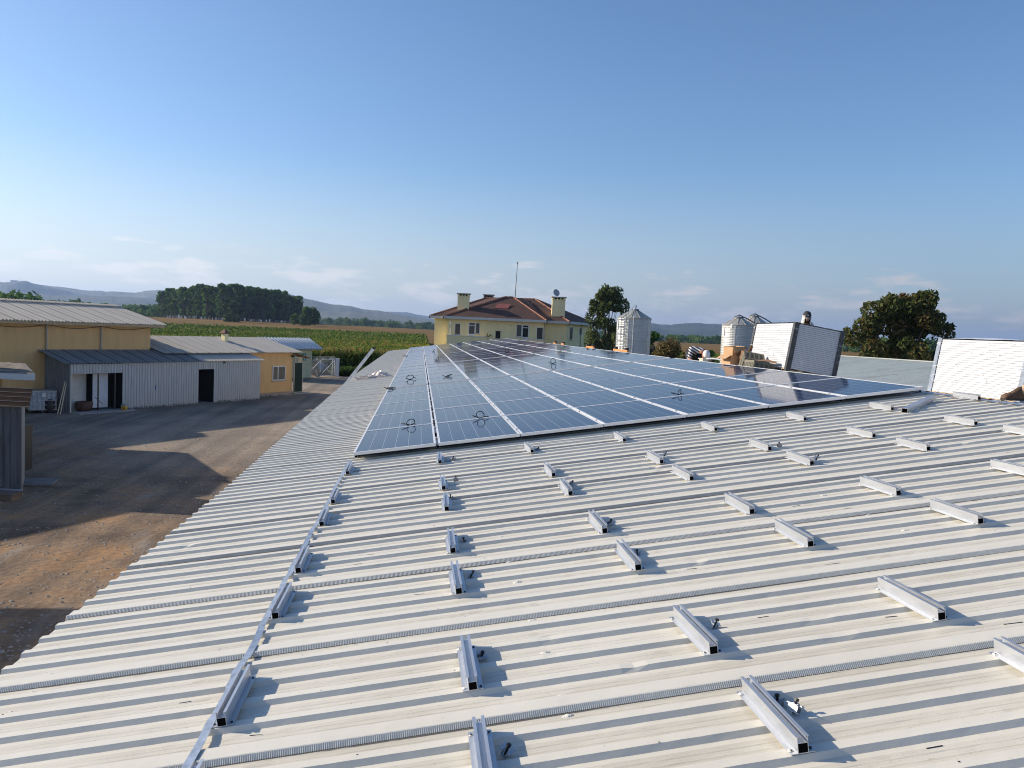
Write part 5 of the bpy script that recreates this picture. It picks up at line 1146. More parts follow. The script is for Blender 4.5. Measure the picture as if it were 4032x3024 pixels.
silo(10.62, 71.5, 1.50, 3.50, 4.38, 'galvanised feed silo with a caged ladder, standing alone right of the house', True, 1)
silo(20.2, 72.5, 1.42, 3.30, 4.12, 'left one of the two small silos behind the wrapped pallet', False, 2)
silo(22.2, 74.5, 1.47, 3.36, 4.36, 'right one of the two small silos behind the wrapped pallet', False, 3)

# ------------------------------------------------------------------ pallets of panels on the far slope
M_LAYER = mat('stacked frame edges', (.56, .57, .60), .45, .0, .05, 6)
def film_mat():
    m = bpy.data.materials.new('stretch film'); m.use_nodes = True; t = m.node_tree; b = t.nodes['Principled BSDF']; b.inputs['Base Color'].default_value = (.82, .85, .9, 1); b.inputs['Roughness'].default_value = .22
    tr = t.nodes.new('ShaderNodeBsdfTransparent'); mx = t.nodes.new('ShaderNodeMixShader'); n_ = t.nodes.new('ShaderNodeTexNoise'); n_.inputs['Scale'].default_value = 3.5; n_.inputs['Detail'].default_value = 6; n_.inputs['Distortion'].default_value = 2
    c = t.nodes.new('ShaderNodeTexCoord'); mpn = t.nodes.new('ShaderNodeMapping'); mpn.inputs['Scale'].default_value = (1, 1, 4); t.links.new(c.outputs['Object'], mpn.inputs[0]); t.links.new(mpn.outputs[0], n_.inputs[0])
    f = mth('MULTIPLY', mth('SUBTRACT', n_.outputs[0], .40, tree=t), 1.6, clamp=True, tree=t); t.links.new(mth('MULTIPLY', mth('GREATER_THAN', n_.outputs[0], .63, tree=t), .5, tree=t), mx.inputs[0])
    o_ = t.nodes['Material Output']; t.links.new(tr.outputs[0], mx.inputs[1]); t.links.new(b.outputs[0], mx.inputs[2]); t.links.new(mx.outputs[0], o_.inputs[0])
    bp = t.nodes.new('ShaderNodeBump'); bp.inputs['Strength'].default_value = .2; bp.inputs['Distance'].default_value = .01; t.links.new(n_.outputs[0], bp.inputs['Height']); t.links.new(bp.outputs[0], b.inputs['Normal'])
    return m
M_FILM = film_mat(); M_CARD = mat('brown cardboard', (.52, .33, .18), .85, 0, .07, 5)
M_POST = mat('dark corner post', (.045, .048, .05), .5, 0, .5, 5)
def pallet(x, y, n, label, rot, top_bulge, seed, pm_=None):
    t = empty('panel_pallet', label=label, cat='pallet', group='wrapped pallets of solar panels')
    z = RIDGE_U*SN-(x-RIDGE_U*CS)*math.tan(SLOPE)
    t.matrix_world = Matrix.Translation((x, y, z+.002)) @ Matrix.Rotation(SLOPE, 4, 'Y') @ Matrix.Rotation(rot, 4, 'Z')
    mb = MB()
    for yy in (0, .95, 1.88): mb.box(0, .99, yy, yy+.10, 0, .10)
    for xx in (0, .24, .48, .72, .90): mb.box(xx, xx+.09, 0, 1.98, .10, .122)
    mb.build('pallet_base', M_TIMBER, t); rs = np.random.RandomState(seed); pm = None; pt = .0365
    for k in range(n):
        if pm is None:
            mb = MB(); mb.box(0, .99, 0, 1.98, .0025, pt-.0043); mb.box(.0008, .9892, .0008, 1.9792, pt-.0042, pt+.0024, mi=1); pm = mb.build('panel', [M_LAYER, mat('painted frame gap shade', (.17, .175, .19), .8)], t); o = pm  # flush grey band paints the shade between stacked frames
        else: o = pm.copy(); COL.objects.link(o)
        o.location = (rs.randn()*.001, rs.randn()*.001, .124+k*pt)
    H = .124+n*pt
    for cx, cy in ((0, 0), (.99, 0), (0, 1.98), (.99, 1.98)):
        mb = MB(); sx = 1 if cx == 0 else -1; sy = 1 if cy == 0 else -1; a = .075; w_ = .016
        mb.box(min(cx-sx*w_, cx-sx*.008), max(cx-sx*w_, cx-sx*.008), min(cy-sy*w_, cy+sy*a), max(cy-sy*w_, cy+sy*a), .03, H+.012)
        mb.box(min(cx-sx*.008, cx+sx*a), max(cx-sx*.008, cx+sx*a), min(cy-sy*w_, cy-sy*.008), max(cy-sy*w_, cy-sy*.008), .03, H+.012)
        mb.box(min(cx-sx*.018, cx+sx*.085), max(cx-sx*.018, cx+sx*.085), min(cy-sy*.018, cy+sy*.085), max(cy-sy*.018, cy+sy*.085), H+.012, H+.022)
        mb.build('corner_post', pm_ or M_POST, t)
    mb = MB(); e = .021
    def side(p, q):
        rows = []
        for j in range(13):
            tz_ = j/12; rows.append([(p[0]+(q[0]-p[0])*i/24, p[1]+(q[1]-p[1])*i/24, .03+(H-.02)*tz_) for i in range(25)])
        mb.grid(rows)
    side((-e, -e), (.99+e, -e)); side((-e, 1.98+e), (-e, -e)); side((.99+e, -e), (.99+e, 1.98+e)); side((.99+e, 1.98+e), (-e, 1.98+e)); mb.build('stretch_film', M_FILM, t, smooth=True)
    mb = MB(); rows = []
    for j in range(21):
        v = j/20; rows.append([(-e+(.99+2*e)*i/12, -e+(1.98+2*e)*v, H+.012+top_bulge*math.sin(math.pi*v)**.7*math.sin(math.pi*i/12)**.5+rs.rand()*.006) for i in range(13)])
    mb.grid(rows); mb.build('top_sheet', mat('cloudy top film', (.62, .65, .72), .3, 0, .06, 4), t, smooth=True)
    return t
pallet(9.03, 11.72, 24, 'wrapped pallet of stacked panels behind the boxes, its near end in shade', R(-1.5), .02, 1)
pallet(10.62, 7.63, 24, 'wrapped pallet of stacked panels at the right edge, its long side brightly lit', R(2), .07, 2, mat('blue grey corner post', (.20, .24, .30), .5, 0, .3, 5))

# boxes and crates on the ridge
def card_box(name_label, x, y, z, sx, sy, sz, rz, ry, flaps, m=M_CARD, rx=0):
    t = empty('cardboard_box', label=name_label, cat='cardboard box', group='empty cardboard boxes on the roof ridge')
    t.matrix_world = Matrix.Translation((x, y, z)) @ Matrix.Rotation(SLOPE*.6, 4, 'Y') @ Matrix.Rotation(rz, 4, 'Z') @ Matrix.Rotation(ry, 4, 'Y') @ Matrix.Rotation(rx, 4, 'X')
    mb = MB(); w_ = .006; a, b = sx/2, sy/2
    mb.box(-a, a, -b, b, 0, w_); mb.box(-a, a, -b, -b+w_, w_, sz); mb.box(-a, a, b-w_, b, w_, sz); mb.box(-a, -a+w_, -b+w_, b-w_, w_, sz); mb.box(a-w_, a, -b+w_, b-w_, w_, sz); mb.build('box_body', m, t)
    for k, ang in enumerate(flaps):
        if ang is None: continue
        mb = MB(); L_ = (sy if k < 2 else sx)*.45; W = (a if k < 2 else b)-.005
        M_ = [Matrix.Translation((0, -b, sz)) @ Matrix.Rotation(ang, 4, 'X'), Matrix.Translation((0, b, sz)) @ Matrix.Rotation(math.pi, 4, 'Z') @ Matrix.Rotation(ang, 4, 'X'), Matrix.Translation((-a, 0, sz)) @ Matrix.Rotation(-math.pi/2, 4, 'Z') @ Matrix.Rotation(ang, 4, 'X'), Matrix.Translation((a, 0, sz)) @ Matrix.Rotation(math.pi/2, 4, 'Z') @ Matrix.Rotation(ang, 4, 'X')][k]
        mb.box(-W, W, -L_, 0, 0, .005, M=M_); mb.build('flap', m, t)
    return t
M_CARD2 = mat('dark inside cardboard', (.20, .11, .06), .9, 0, .1, 5)
card_box('lower left cardboard box carrying a second box', 8.93, 14.15, 1.24, .36, .34, .26, .25, 0, (None, None, .6, None))
card_box('tilted cardboard box on top of another, its flap raised', 8.98, 14.2, 1.49, .34, .30, .22, .35, -.12, (1.2, None, 1.9, .4))
card_box('open cardboard box in front with its flap folded out', 9.00, 13.45, 1.25, .34, .30, .18, -.5, 0, (2.3, -.2, 2.4, -.6))
card_box('dark brown box half hidden between the other boxes', 9.16, 13.8, 1.30, .34, .30, .30, .1, .1, (-1.2, .3, None, 1.9), M_CARD2)
card_box('small pale cardboard box beside the stack of crates', 9.02, 13.1, 1.36, .17, .20, .20, -.3, .25, (None, None, None, None))
M_CRATE = mat('grey beige plastic crate', (.17, .155, .11), .6, 0, .08, 5)
def crate(x, y, z, rz, tilt, label):
    t = empty('plastic_crate', label=label, cat='crate', group='stack of plastic crates'); t.matrix_world = Matrix.Translation((x, y, z)) @ Matrix.Rotation(SLOPE, 4, 'Y') @ Matrix.Rotation(rz, 4, 'Z') @ Matrix.Rotation(tilt, 4, 'Y')
    a, b, h = .30, .20, .24; mb = MB(); mb.box(-a, a, -b, b, 0, .01)
    for s in (-1, 1):
        mb.box(-a, a, s*b-.008, s*b+.008, h-.05, h); mb.box(-a, a, s*b-.008, s*b+.008, 0, .04)
        for k in range(7): x0 = -a+k*(2*a-.03)/6; mb.box(x0, x0+.03, s*b-.010, s*b+.010, .04, h-.05)
        mb.box(s*a-.008, s*a+.008, -b, b, h-.05, h); mb.box(s*a-.008, s*a+.008, -b, b, 0, .04)
        for k in range(5): y0 = -b+k*(2*b-.03)/4; mb.box(s*a-.010, s*a+.010, y0, y0+.03, .04, h-.05)
    mb.build('shell', M_CRATE, t); mb = MB()
    for s in (-1, 1): mb.box(-a+.02, a-.02, s*b-.003, s*b+.003, .04, h-.05); mb.box(s*a-.003, s*a+.003, -b+.02, b-.02, .04, h-.05)
    mb.build('mesh_panel', mat('crate mesh', (.10, .095, .07), .7, 0, .5, 60), t); return t
crate(8.72, 12.30, 1.20, 1.48, .0, 'front plastic crate of the pair beside the pallet')
crate(8.78, 12.78, 1.22, 1.40, .9, 'second plastic crate, stood on end against the first')
mb = MB(); mb.grid([[(0, 0, 0), (.3, .0, .02), (.6, 0, -.02)], [(0, .07, .02), (.3, .07, .05), (.6, .07, .01)]]); o = mb.build('cardboard_sheet', M_CARD2); o.matrix_world = Matrix.Translation((8.74, 12.55, 1.44)) @ Matrix.Rotation(-1.25, 4, 'Z'); tag(o, 'dark curled sheet lying on the crates', 'cardboard')
mb = MB(); mb.box(-.10, .10, -.07, .07, 0, .11); mb.box(-.12, .12, -.09, .09, .11, .13); o = mb.build('tool_case', mat('cream plastic case', (.6, .55, .42), .5)); o.matrix_world = Matrix.Translation((9.45, 17.35, 1.22)) @ Matrix.Rotation(.4, 4, 'Z'); tag(o, 'small cream case beside the crouching worker', 'case')
mb = MB(); mb.tube([(9.35+.6*t, 16.9-.5*t, 1.20+.16*math.sin(math.pi*(.35+.65*t))) for t in [k/12 for k in range(13)]], .022, 7); o = mb.build('white_hose', M_WHITE, smooth=True); tag(o, 'white hose arching up between the crouching worker and the boxes', 'hose')
for i, (y0, y1, lab) in enumerate(((36.9, 36.3, 'farthest little'), (34.7, 34.0, 'second farthest'), (28.9, 27.5, 'longer middle'), (24.3, 22.4, 'longest nearest'))):
    t = empty('timber_batten', label='%s orange batten with black pads along the ridge edge of the panels' % lab, cat='batten', group='orange battens by the panel edge'); t.location = RP(8.80, y1, .01)
    mb = MB(); mb.box(0, .06, 0, y0-y1, .06, .13); mb.build('batten', mat('orange varnished wood', (.62, .26, .08), .5), t)
    for q in ((.02, .35) if y0-y1 < 1 else (.05, .75)):
        yy = (y0-y1)*(q if y0-y1 < 1 else (0.04 if q < .5 else .80)); mb = MB(); mb.box(-.01, .08, yy, yy+.24, .13, .20); mb.build('black_pad', M_DARK, t)
# ladder over the eave, plastic heap
ld_ = empty('ladder', (-2.6, 24.0, GZ), 0, 'white metal ladder leaning over the far eave, seen edge on', 'ladder')
mb = MB(); d = Vector((3.1, 0, 4.26))
for y in (0, .38): mb.box(-.045, .045, y, y+.03, 0, d.length, M=Matrix.Rotation(math.atan2(d.x, d.z), 4, 'Y'))
mb.build('rails', mat('white aluminium', (.78, .78, .78), .35, .2), ld_)
mb = MB()
for k in range(1, 18): p_ = d*(k/18.0); mb.tube([p_+Vector((0, .0, 0)), p_+Vector((0, .41, 0))], .017, 6)
mb.build('rungs', M_GALV, ld_); mb = MB()
for y in (0, .38): mb.box(-.05, .05, y-.005, y+.035, d.length, d.length+.05, M=Matrix.Rotation(math.atan2(d.x, d.z), 4, 'Y'))
mb.build('end_cap', M_DARK, ld_)
rs = np.random.RandomState(9); mb = MB(); rows = []
for j in range(15):
    v = j/14; rows.append([RP(.35+.75*u_/26, 24.45+.5*v, .01+.17*math.sin(math.pi*v)*math.sin(math.pi*min(1, (u_/26)*1.05))**.8*(.35+1.0*rs.rand())) for u_ in range(27)])
mb.grid(rows)
for k in range(16):
    p0 = RP(.2+.9*rs.rand(), 24.4+.6*rs.rand(), .02); mb.tube([p0+Vector((.13*q*math.cos(q+k), .1*q*math.sin(q*1.3+k), .05*math.sin(q*1.1))) for q in range(6)], .016, 4)
o = mb.build('plastic_sheet', mat('pinkish white plastic film', (.66, .60, .57), .3, 0, .2, 14)); tag(o, 'crumpled heap of whitish plastic film near the far eave', 'plastic film')

# ------------------------------------------------------------------ people
def skin_person(name, joints, edges, regions, mats, label, root='pelvis', extra_parts=None):
    """joints: name -> (x,y,z,r). One continuous body grown over the skeleton; each face takes the material of its nearest bone."""
    names = list(joints); idx = {n: i for i, n in enumerate(names)}
    me = bpy.data.meshes.new(name); me.from_pydata([joints[n][:3] for n in names], [(idx[a], idx[b]) for a, b in edges], []); o = bpy.data.objects.new(name, me); COL.objects.link(o)
    sk = o.modifiers.new('skin', 'SKIN'); sk.branch_smoothing = .6
    for i, n in enumerate(names): r_ = joints[n][3]; me.skin_vertices[0].data[i].radius = (r_, r_); me.skin_vertices[0].data[i].use_root = (n == root)
    ss = o.modifiers.new('sub', 'SUBSURF'); ss.levels = 2; ss.render_levels = 2
    dg = bpy.context.evaluated_depsgraph_get(); ev = o.evaluated_get(dg); nm = bpy.data.meshes.new_from_object(ev); o.modifiers.clear(); o.data = nm
    for m in mats: nm.materials.append(m)
    segs = [(Vector(joints[a][:3]), Vector(joints[b][:3]), regions.get((a, b), 0)) for a, b in edges]
    for p in nm.polygons:
        c = p.center; best = None
        for a, b, rg in segs:
            ab = b-a; t = max(0, min(1, (c-a).dot(ab)/max(1e-9, ab.dot(ab)))); d = (a+ab*t-c).length
            if best is None or d < best[0]: best = (d, rg)
        p.material_index = best[1]; p.use_smooth = True
    return tag(o, label, 'person')
def hand(J, E, RG, wrist, pre, d, side, s=1.0, curl=.5, rg=0):
    """palm, five fingers and a thumb from the side of the palm"""
    w_ = Vector(J[wrist][:3]); d = Vector(d).normalized(); sd_ = Vector(side).normalized(); up = d.cross(sd_).normalized()
    pm = w_+d*.075*s; J[pre+'palm'] = (*pm, .030*s); E.append((wrist, pre+'palm')); RG[(wrist, pre+'palm')] = rg
    for k, (off, ln) in enumerate(((-.030, .060), (-.010, .072), (.010, .068), (.029, .055))):
        b0 = pm+sd_*off*s+d*.025*s; b1 = b0+d*ln*.55*s-up*ln*.15*curl*s; b2 = b1+d*ln*.4*s-up*ln*.5*curl*s
        J[pre+'k%d' % k] = (*b0, .0095*s); J[pre+'m%d' % k] = (*b1, .0085*s); J[pre+'t%d' % k] = (*b2, .0075*s)
        E += [(pre+'palm', pre+'k%d' % k), (pre+'k%d' % k, pre+'m%d' % k), (pre+'m%d' % k, pre+'t%d' % k)]
        for q in E[-3:]: RG[q] = rg
    b0 = w_+d*.035*s+sd_*-.036*s; b1 = b0+(d*.8-sd_*.6)*.035*s; b2 = b1+(d-sd_*.15)*.03*s
    J[pre+'th0'] = (*b0, .012*s); J[pre+'th1'] = (*b1, .010*s); J[pre+'th2'] = (*b2, .0085*s); E += [(pre+'palm', pre+'th0'), (pre+'th0', pre+'th1'), (pre+'th1', pre+'th2')]
    for q in E[-3:]: RG[q] = rg
def head_mesh(M_, m_skin, par, beard=None):
    """a modelled head: skull, brow, nose, mouth, chin, ears; face to local -Y"""
    mb = MB(); n = 20; rows = []
    prof = [(-.125, .030, .040), (-.112, .048, .062), (-.09, .058, .078), (-.06, .066, .088), (-.03, .071, .094), (0, .075, .098), (.03, .077, .100), (.06, .074, .097), (.09, .062, .084), (.112, .040, .055), (.124, .008, .012)]
    for z, rx, ry in prof:
        row = []
        for j in range(n):
            a = 2*math.pi*j/n; x, y = rx*math.cos(a), ry*math.sin(a)+(.008 if z < -.05 else 0); f = max(0, -math.sin(a))
            if f > .95:
                if -.05 < z < .02: y -= .020*(1-abs(z+.03)/.04) if abs(z+.03) < .04 else 0
                if abs(z+.075) < .02: y -= .006
            if .8 < f < .96 and -.005 < z < .035: y += .008
            row.append((x, y, z))
        rows.append(row)
    mb.grid(rows, closed=True); mb.face(rows[-1]); mb.face(rows[0][::-1])
    for s in (-1, 1): mb.lathe([(.0001, -.006), (.018, -.004), (.020, .006), (.0001, .008)], 8, c=(s*.076, .0, -.005))
    h = mb.build('head', m_skin, par, smooth=True); h.matrix_basis = M_
    mb = MB()
    for s in (-1, 1): mb.lathe([(.0001, -.009), (.011, 0), (.0001, .009)], 8, c=(s*.028, -.086, .018))
    mb.build('eyes', M_DARK, h); mb = MB(); mb.box(-.022, .022, -.093, -.086, -.068, -.063); mb.build('mouth', mat('lips', (.25, .09, .07), .6), h)
    if beard:
        mb = MB(); rows = []
        for z, k in ((-.035, 1.02), (-.055, 1.06), (-.08, 1.08), (-.105, 1.10), (-.128, .9)):
            rx, ry = np.interp(z, [p_[0] for p_ in prof], [p_[1] for p_ in prof])*k, np.interp(z, [p_[0] for p_ in prof], [p_[2] for p_ in prof])*k
            rows.append([(rx*math.cos(a), ry*math.sin(a)+(.004 if z > -.06 and abs(math.cos(a)) < .3 else -.004), z) for a in [math.pi+math.pi*j/12 for j in range(13)]])
        mb.grid(rows[::-1]); mb.build('beard', beard, h, smooth=True)
    return h
def cap_mesh(par, m, mv, s=1.0, badge=None):
    mb = MB(); mb.lathe([(.092*s, .030), (.094*s, .06), (.088*s, .095), (.062*s, .130), (.02, .143), (.0001, .145)], 20); c = mb.build('cap', m, par, smooth=True); c.scale = (.92, 1.12, 1)
    mb = MB(); rows = []
    for r_ in (0, .5, 1): rows.append([((.082-.010*r_)*math.cos(a), -.02+(.075*r_+.088)*math.sin(a), .034-.020*r_-.012*abs(math.cos(a))*r_) for a in [math.pi*1.08+math.pi*.84*j/12 for j in range(13)]])
    mb.grid(rows); mb.grid([[(x, y, z-.004) for x, y, z in r_] for r_ in rows]); mb.build('visor', mv, c, smooth=True)
    if badge: mb = MB(); mb.face([(-.024, -.0955, .064), (.016, -.096, .064), (.012, -.088, .088), (-.004, -.084, .096), (-.018, -.09, .080)]); mb.build('badge', badge, c)
    return c
M_SKIN = mat('tanned skin', (.45, .22, .135), .6, 0, .08, 20); M_BEARD = mat('dark beard', (.03, .018, .012), .95)
def pattern_mat(name, ca, cb, scale, kind):
    m = bpy.data.materials.new(name); m.use_nodes = True; t = m.node_tree; b = t.nodes['Principled BSDF']; b.inputs['Roughness'].default_value = .85; c = t.nodes.new('ShaderNodeTexCoord')
    if kind == 'stripe':
        n_ = t.nodes.new('ShaderNodeTexWave'); n_.wave_type = 'BANDS'; n_.bands_direction = 'X'; n_.inputs['Scale'].default_value = scale; n_.inputs['Distortion'].default_value = .6; n_.inputs['Detail Scale'].default_value = .6; o_ = n_.outputs['Fac']
        mpn = t.nodes.new('ShaderNodeMapping'); t.links.new(c.outputs['Object'], mpn.inputs[0]); mpn.inputs['Rotation'].default_value = (0, R(62), R(10)); t.links.new(mpn.outputs[0], n_.inputs[0])
    else:
        n_ = t.nodes.new('ShaderNodeTexVoronoi'); n_.inputs['Scale'].default_value = scale; o_ = n_.outputs['Distance']; t.links.new(c.outputs['Object'], n_.inputs[0])
    r_ = t.nodes.new('ShaderNodeValToRGB'); r_.color_ramp.interpolation = 'CONSTANT'; r_.color_ramp.elements[0].color = (*ca, 1); r_.color_ramp.elements[1].color = (*cb, 1); r_.color_ramp.elements[1].position = .5 if kind == 'stripe' else .36
    t.links.new(o_, r_.inputs[0]); t.links.new(r_.outputs[0], b.inputs['Base Color']); return m
M_CHECK = pattern_mat('black and white scarf cloth', (.03, .03, .035), (.62, .62, .60), 42, 'check'); M_STRIPE = pattern_mat('black and white striped shirt', (.012, .014, .022), (.60, .60, .62), 4.6, 'stripe')
M_TROU = mat('beige work trousers', (.46, .33, .21), .9, 0, .12, 8, .4, 18); M_JEAN = mat('dark trousers', (.03, .035, .05), .9, 0, .2, 8); M_BOOT = mat('brown suede boot', (.12, .070, .042), .85, 0, .25, 12, .3, 40)
# 1: the man behind the pallet, head bent, hands on its top
ox, oy = 10.62, 14.38; oz = RIDGE_U*SN-(ox-RIDGE_U*CS)*math.tan(SLOPE)
J = {'pelvis': (ox, oy, oz+.86, .135), 'belly': (ox-.01, oy-.03, oz+1.0, .13), 'chest': (ox-.02, oy-.09, oz+1.18, .15), 'neckb': (ox-.02, oy-.15, oz+1.29, .075), 'neck': (ox-.02, oy-.20, oz+1.34, .052),
     'shl': (ox-.19, oy-.12, oz+1.30, .075), 'ell': (ox-.27, oy-.16, oz+.97, .05), 'wrl': (ox-.13, oy-.40, oz+1.10, .032), 'shr': (ox+.16, oy-.12, oz+1.30, .075), 'elr': (ox+.25, oy-.16, oz+.97, .05), 'wrr': (ox+.07, oy-.40, oz+1.11, .032),
     'hil': (ox-.10, oy+.02, oz+.82, .10), 'knl': (ox-.13, oy-.03, oz+.44, .07), 'anl': (ox-.14, oy+.05, oz+.08, .05), 'tol': (ox-.15, oy-.13, oz+.045, .042), 'hir': (ox+.10, oy+.02, oz+.82, .10), 'knr': (ox+.14, oy-.02, oz+.43, .07), 'anr': (ox+.15, oy+.06, oz+.06, .05), 'tor': (ox+.17, oy-.12, oz+.03, .042)}
E = [('pelvis', 'belly'), ('belly', 'chest'), ('chest', 'neckb'), ('neckb', 'neck'), ('chest', 'shl'), ('shl', 'ell'), ('ell', 'wrl'), ('chest', 'shr'), ('shr', 'elr'), ('elr', 'wrr'), ('pelvis', 'hil'), ('hil', 'knl'), ('knl', 'anl'), ('anl', 'tol'), ('pelvis', 'hir'), ('hir', 'knr'), ('knr', 'anr'), ('anr', 'tor')]
RG = {('neckb', 'neck'): 0}
for q in E[:3]+E[4:10]: RG[q] = 1
for q in E[10:]: RG[q] = 2
hand(J, E, RG, 'wrl', 'l', (.6, -.75, .1), (.2, .2, .9)); hand(J, E, RG, 'wrr', 'r', (-.6, -.75, .12), (-.2, .2, .9))
p1 = skin_person('person', J, E, RG, [M_SKIN, M_CHECK, M_JEAN], 'person in a dark cap and checked scarf bending over the wrapped pallet')
hM = Matrix.Translation((ox-.02, oy-.245, oz+1.425)) @ Matrix.Rotation(R(-14), 4, 'Z') @ Matrix.Rotation(R(14), 4, 'X')
h1 = head_mesh(hM, M_SKIN, p1, M_BEARD); cap_mesh(h1, mat('black cap cloth', (.025, .025, .03), .8), mat('grey visor', (.10, .10, .11), .7), 1.0, M_WHITE)
mb = MB(); rows = []
for j in range(7):
    z = .055-j*.04; k = 1.14+.10*j*.3; rows.append([(.082*k*math.cos(a), .100*k*math.sin(a)+.012*j*.4, z+.006*math.sin(a*5+j)) for a in [R(-52)+R(284)*i/20 for i in range(21)]])
mb.grid(rows); mb.build('scarf', M_CHECK, h1, smooth=True)
mb = MB(); mb.box(-.062, -.006, -.098, -.090, .006, .034); mb.box(.006, .062, -.098, -.090, .006, .034); mb.box(-.006, .006, -.098, -.094, .022, .028); mb.build('sunglasses', mat('amber dark lens', (.08, .02, .01), .15), h1)
# 2: crouching striped worker
ox, oy = 9.52, 18.15; oz = RIDGE_U*SN-(ox-RIDGE_U*CS)*math.tan(SLOPE)
J = {'pelvis': (ox+.02, oy+.26, oz+.34, .145), 'belly': (ox-.04, oy+.12, oz+.42, .15), 'chest': (ox-.02, oy-.05, oz+.43, .165), 'neckb': (ox+.07, oy-.20, oz+.36, .08), 'neck': (ox+.10, oy-.27, oz+.31, .055),
     'shl': (ox-.17, oy-.10, oz+.38, .085), 'ell': (ox-.27, oy-.20, oz+.14, .055), 'wrl': (ox-.16, oy-.38, oz+.05, .036), 'shr': (ox+.20, oy-.12, oz+.36, .085), 'elr': (ox+.30, oy-.24, oz+.14, .055), 'wrr': (ox+.22, oy-.40, oz+.03, .036),
     'hil': (ox-.12, oy+.28, oz+.30, .115), 'knl': (ox-.22, oy-.08, oz+.12, .08), 'anl': (ox-.18, oy+.30, oz+.06, .055), 'tol': (ox-.18, oy+.46, oz+.05, .045), 'hir': (ox+.14, oy+.28, oz+.28, .115), 'knr': (ox+.22, oy-.06, oz+.08, .08), 'anr': (ox+.20, oy+.32, oz+.02, .055), 'tor': (ox+.20, oy+.48, oz+.02, .045)}
E = [('pelvis', 'belly'), ('belly', 'chest'), ('chest', 'neckb'), ('neckb', 'neck'), ('chest', 'shl'), ('shl', 'ell'), ('ell', 'wrl'), ('chest', 'shr'), ('shr', 'elr'), ('elr', 'wrr'), ('pelvis', 'hil'), ('hil', 'knl'), ('knl', 'anl'), ('anl', 'tol'), ('pelvis', 'hir'), ('hir', 'knr'), ('knr', 'anr'), ('anr', 'tor')]
RG = {('neckb', 'neck'): 0}
for q in E[:3]+[E[4], E[5], E[7], E[8]]: RG[q] = 1
RG[('ell', 'wrl')] = 0; RG[('elr', 'wrr')] = 0
for q in E[10:]: RG[q] = 2
hand(J, E, RG, 'wrl', 'l', (.3, -.9, -.1), (.9, .3, 0)); hand(J, E, RG, 'wrr', 'r', (-.2, -.95, -.1), (-.9, .2, 0))
p2 = skin_person('person', J, E, RG, [M_SKIN, M_STRIPE, M_JEAN], 'person in a striped shirt and white cap crouching beyond the panel edge')
hM = Matrix.Translation((ox+.13, oy-.36, oz+.27)) @ Matrix.Rotation(R(8), 4, 'Z') @ Matrix.Rotation(R(66), 4, 'X')
h2 = head_mesh(hM, M_SKIN, p2); cap_mesh(h2, mat('white cap cloth', (.75, .74, .72), .8), mat('green visor', (.01, .09, .05), .7), 1.08)
# 3: the standing worker whose boot shows at the right edge
ox, oy = 9.06, 5.60; oz = RIDGE_U*SN
def rz_(x): return oz-max(0, (x-RIDGE_U*CS))*math.tan(SLOPE)
J = {'pelvis': (ox+.42, oy+.02, oz+.86, .14), 'belly': (ox+.43, oy, oz+1.0, .135), 'chest': (ox+.40, oy, oz+1.25, .155), 'neckb': (ox+.38, oy, oz+1.40, .075), 'neck': (ox+.37, oy, oz+1.47, .052),
     'shl': (ox+.40, oy-.19, oz+1.35, .075), 'ell': (ox+.44, oy-.26, oz+1.07, .052), 'wrl': (ox+.36, oy-.26, oz+.84, .034), 'shr': (ox+.40, oy+.19, oz+1.35, .075), 'elr': (ox+.44, oy+.26, oz+1.07, .052), 'wrr': (ox+.36, oy+.26, oz+.84, .034),
     'hil': (ox+.42, oy-.10, oz+.82, .115), 'knl': (ox+.24, oy-.06, oz+.42, .085), 'shin': (ox+.03, oy-.01, oz+.16, .072), 'anl': (ox-.08, oy, oz+.085, .055), 'hir': (ox+.44, oy+.12, oz+.82, .115), 'knr': (ox+.50, oy+.14, oz+.36, .08), 'anr': (ox+.52, oy+.16, oz-.02, .055)}
E = [('pelvis', 'belly'), ('belly', 'chest'), ('chest', 'neckb'), ('neckb', 'neck'), ('chest', 'shl'), ('shl', 'ell'), ('ell', 'wrl'), ('chest', 'shr'), ('shr', 'elr'), ('elr', 'wrr'), ('pelvis', 'hil'), ('hil', 'knl'), ('knl', 'shin'), ('shin', 'anl'), ('pelvis', 'hir'), ('hir', 'knr'), ('knr', 'anr')]
RG = {('neckb', 'neck'): 0}
for q in E[:3]+[E[4], E[5], E[7], E[8]]: RG[q] = 1
RG[('ell', 'wrl')] = 0; RG[('elr', 'wrr')] = 0
for q in E[10:]: RG[q] = 2
hand(J, E, RG, 'wrl', 'l', (-.1, 0, -1), (0, 1, 0)); hand(J, E, RG, 'wrr', 'r', (-.1, 0, -1), (0, -1, 0))
p3 = skin_person('person', J, E, RG, [M_SKIN, mat('blue work shirt', (.05, .09, .16), .9), M_TROU], 'person in beige trousers whose brown boot shows at the right edge')
h3 = head_mesh(Matrix.Translation((ox+.35, oy, oz+1.57)) @ Matrix.Rotation(R(-90), 4, 'Z'), M_SKIN, p3); mb = MB(); mb.lathe([(.084, .03), (.086, .07), (.07, .11), (.03, .132), (.0001, .134)], 16); mb.build('hair', M_BEARD, h3, smooth=True)
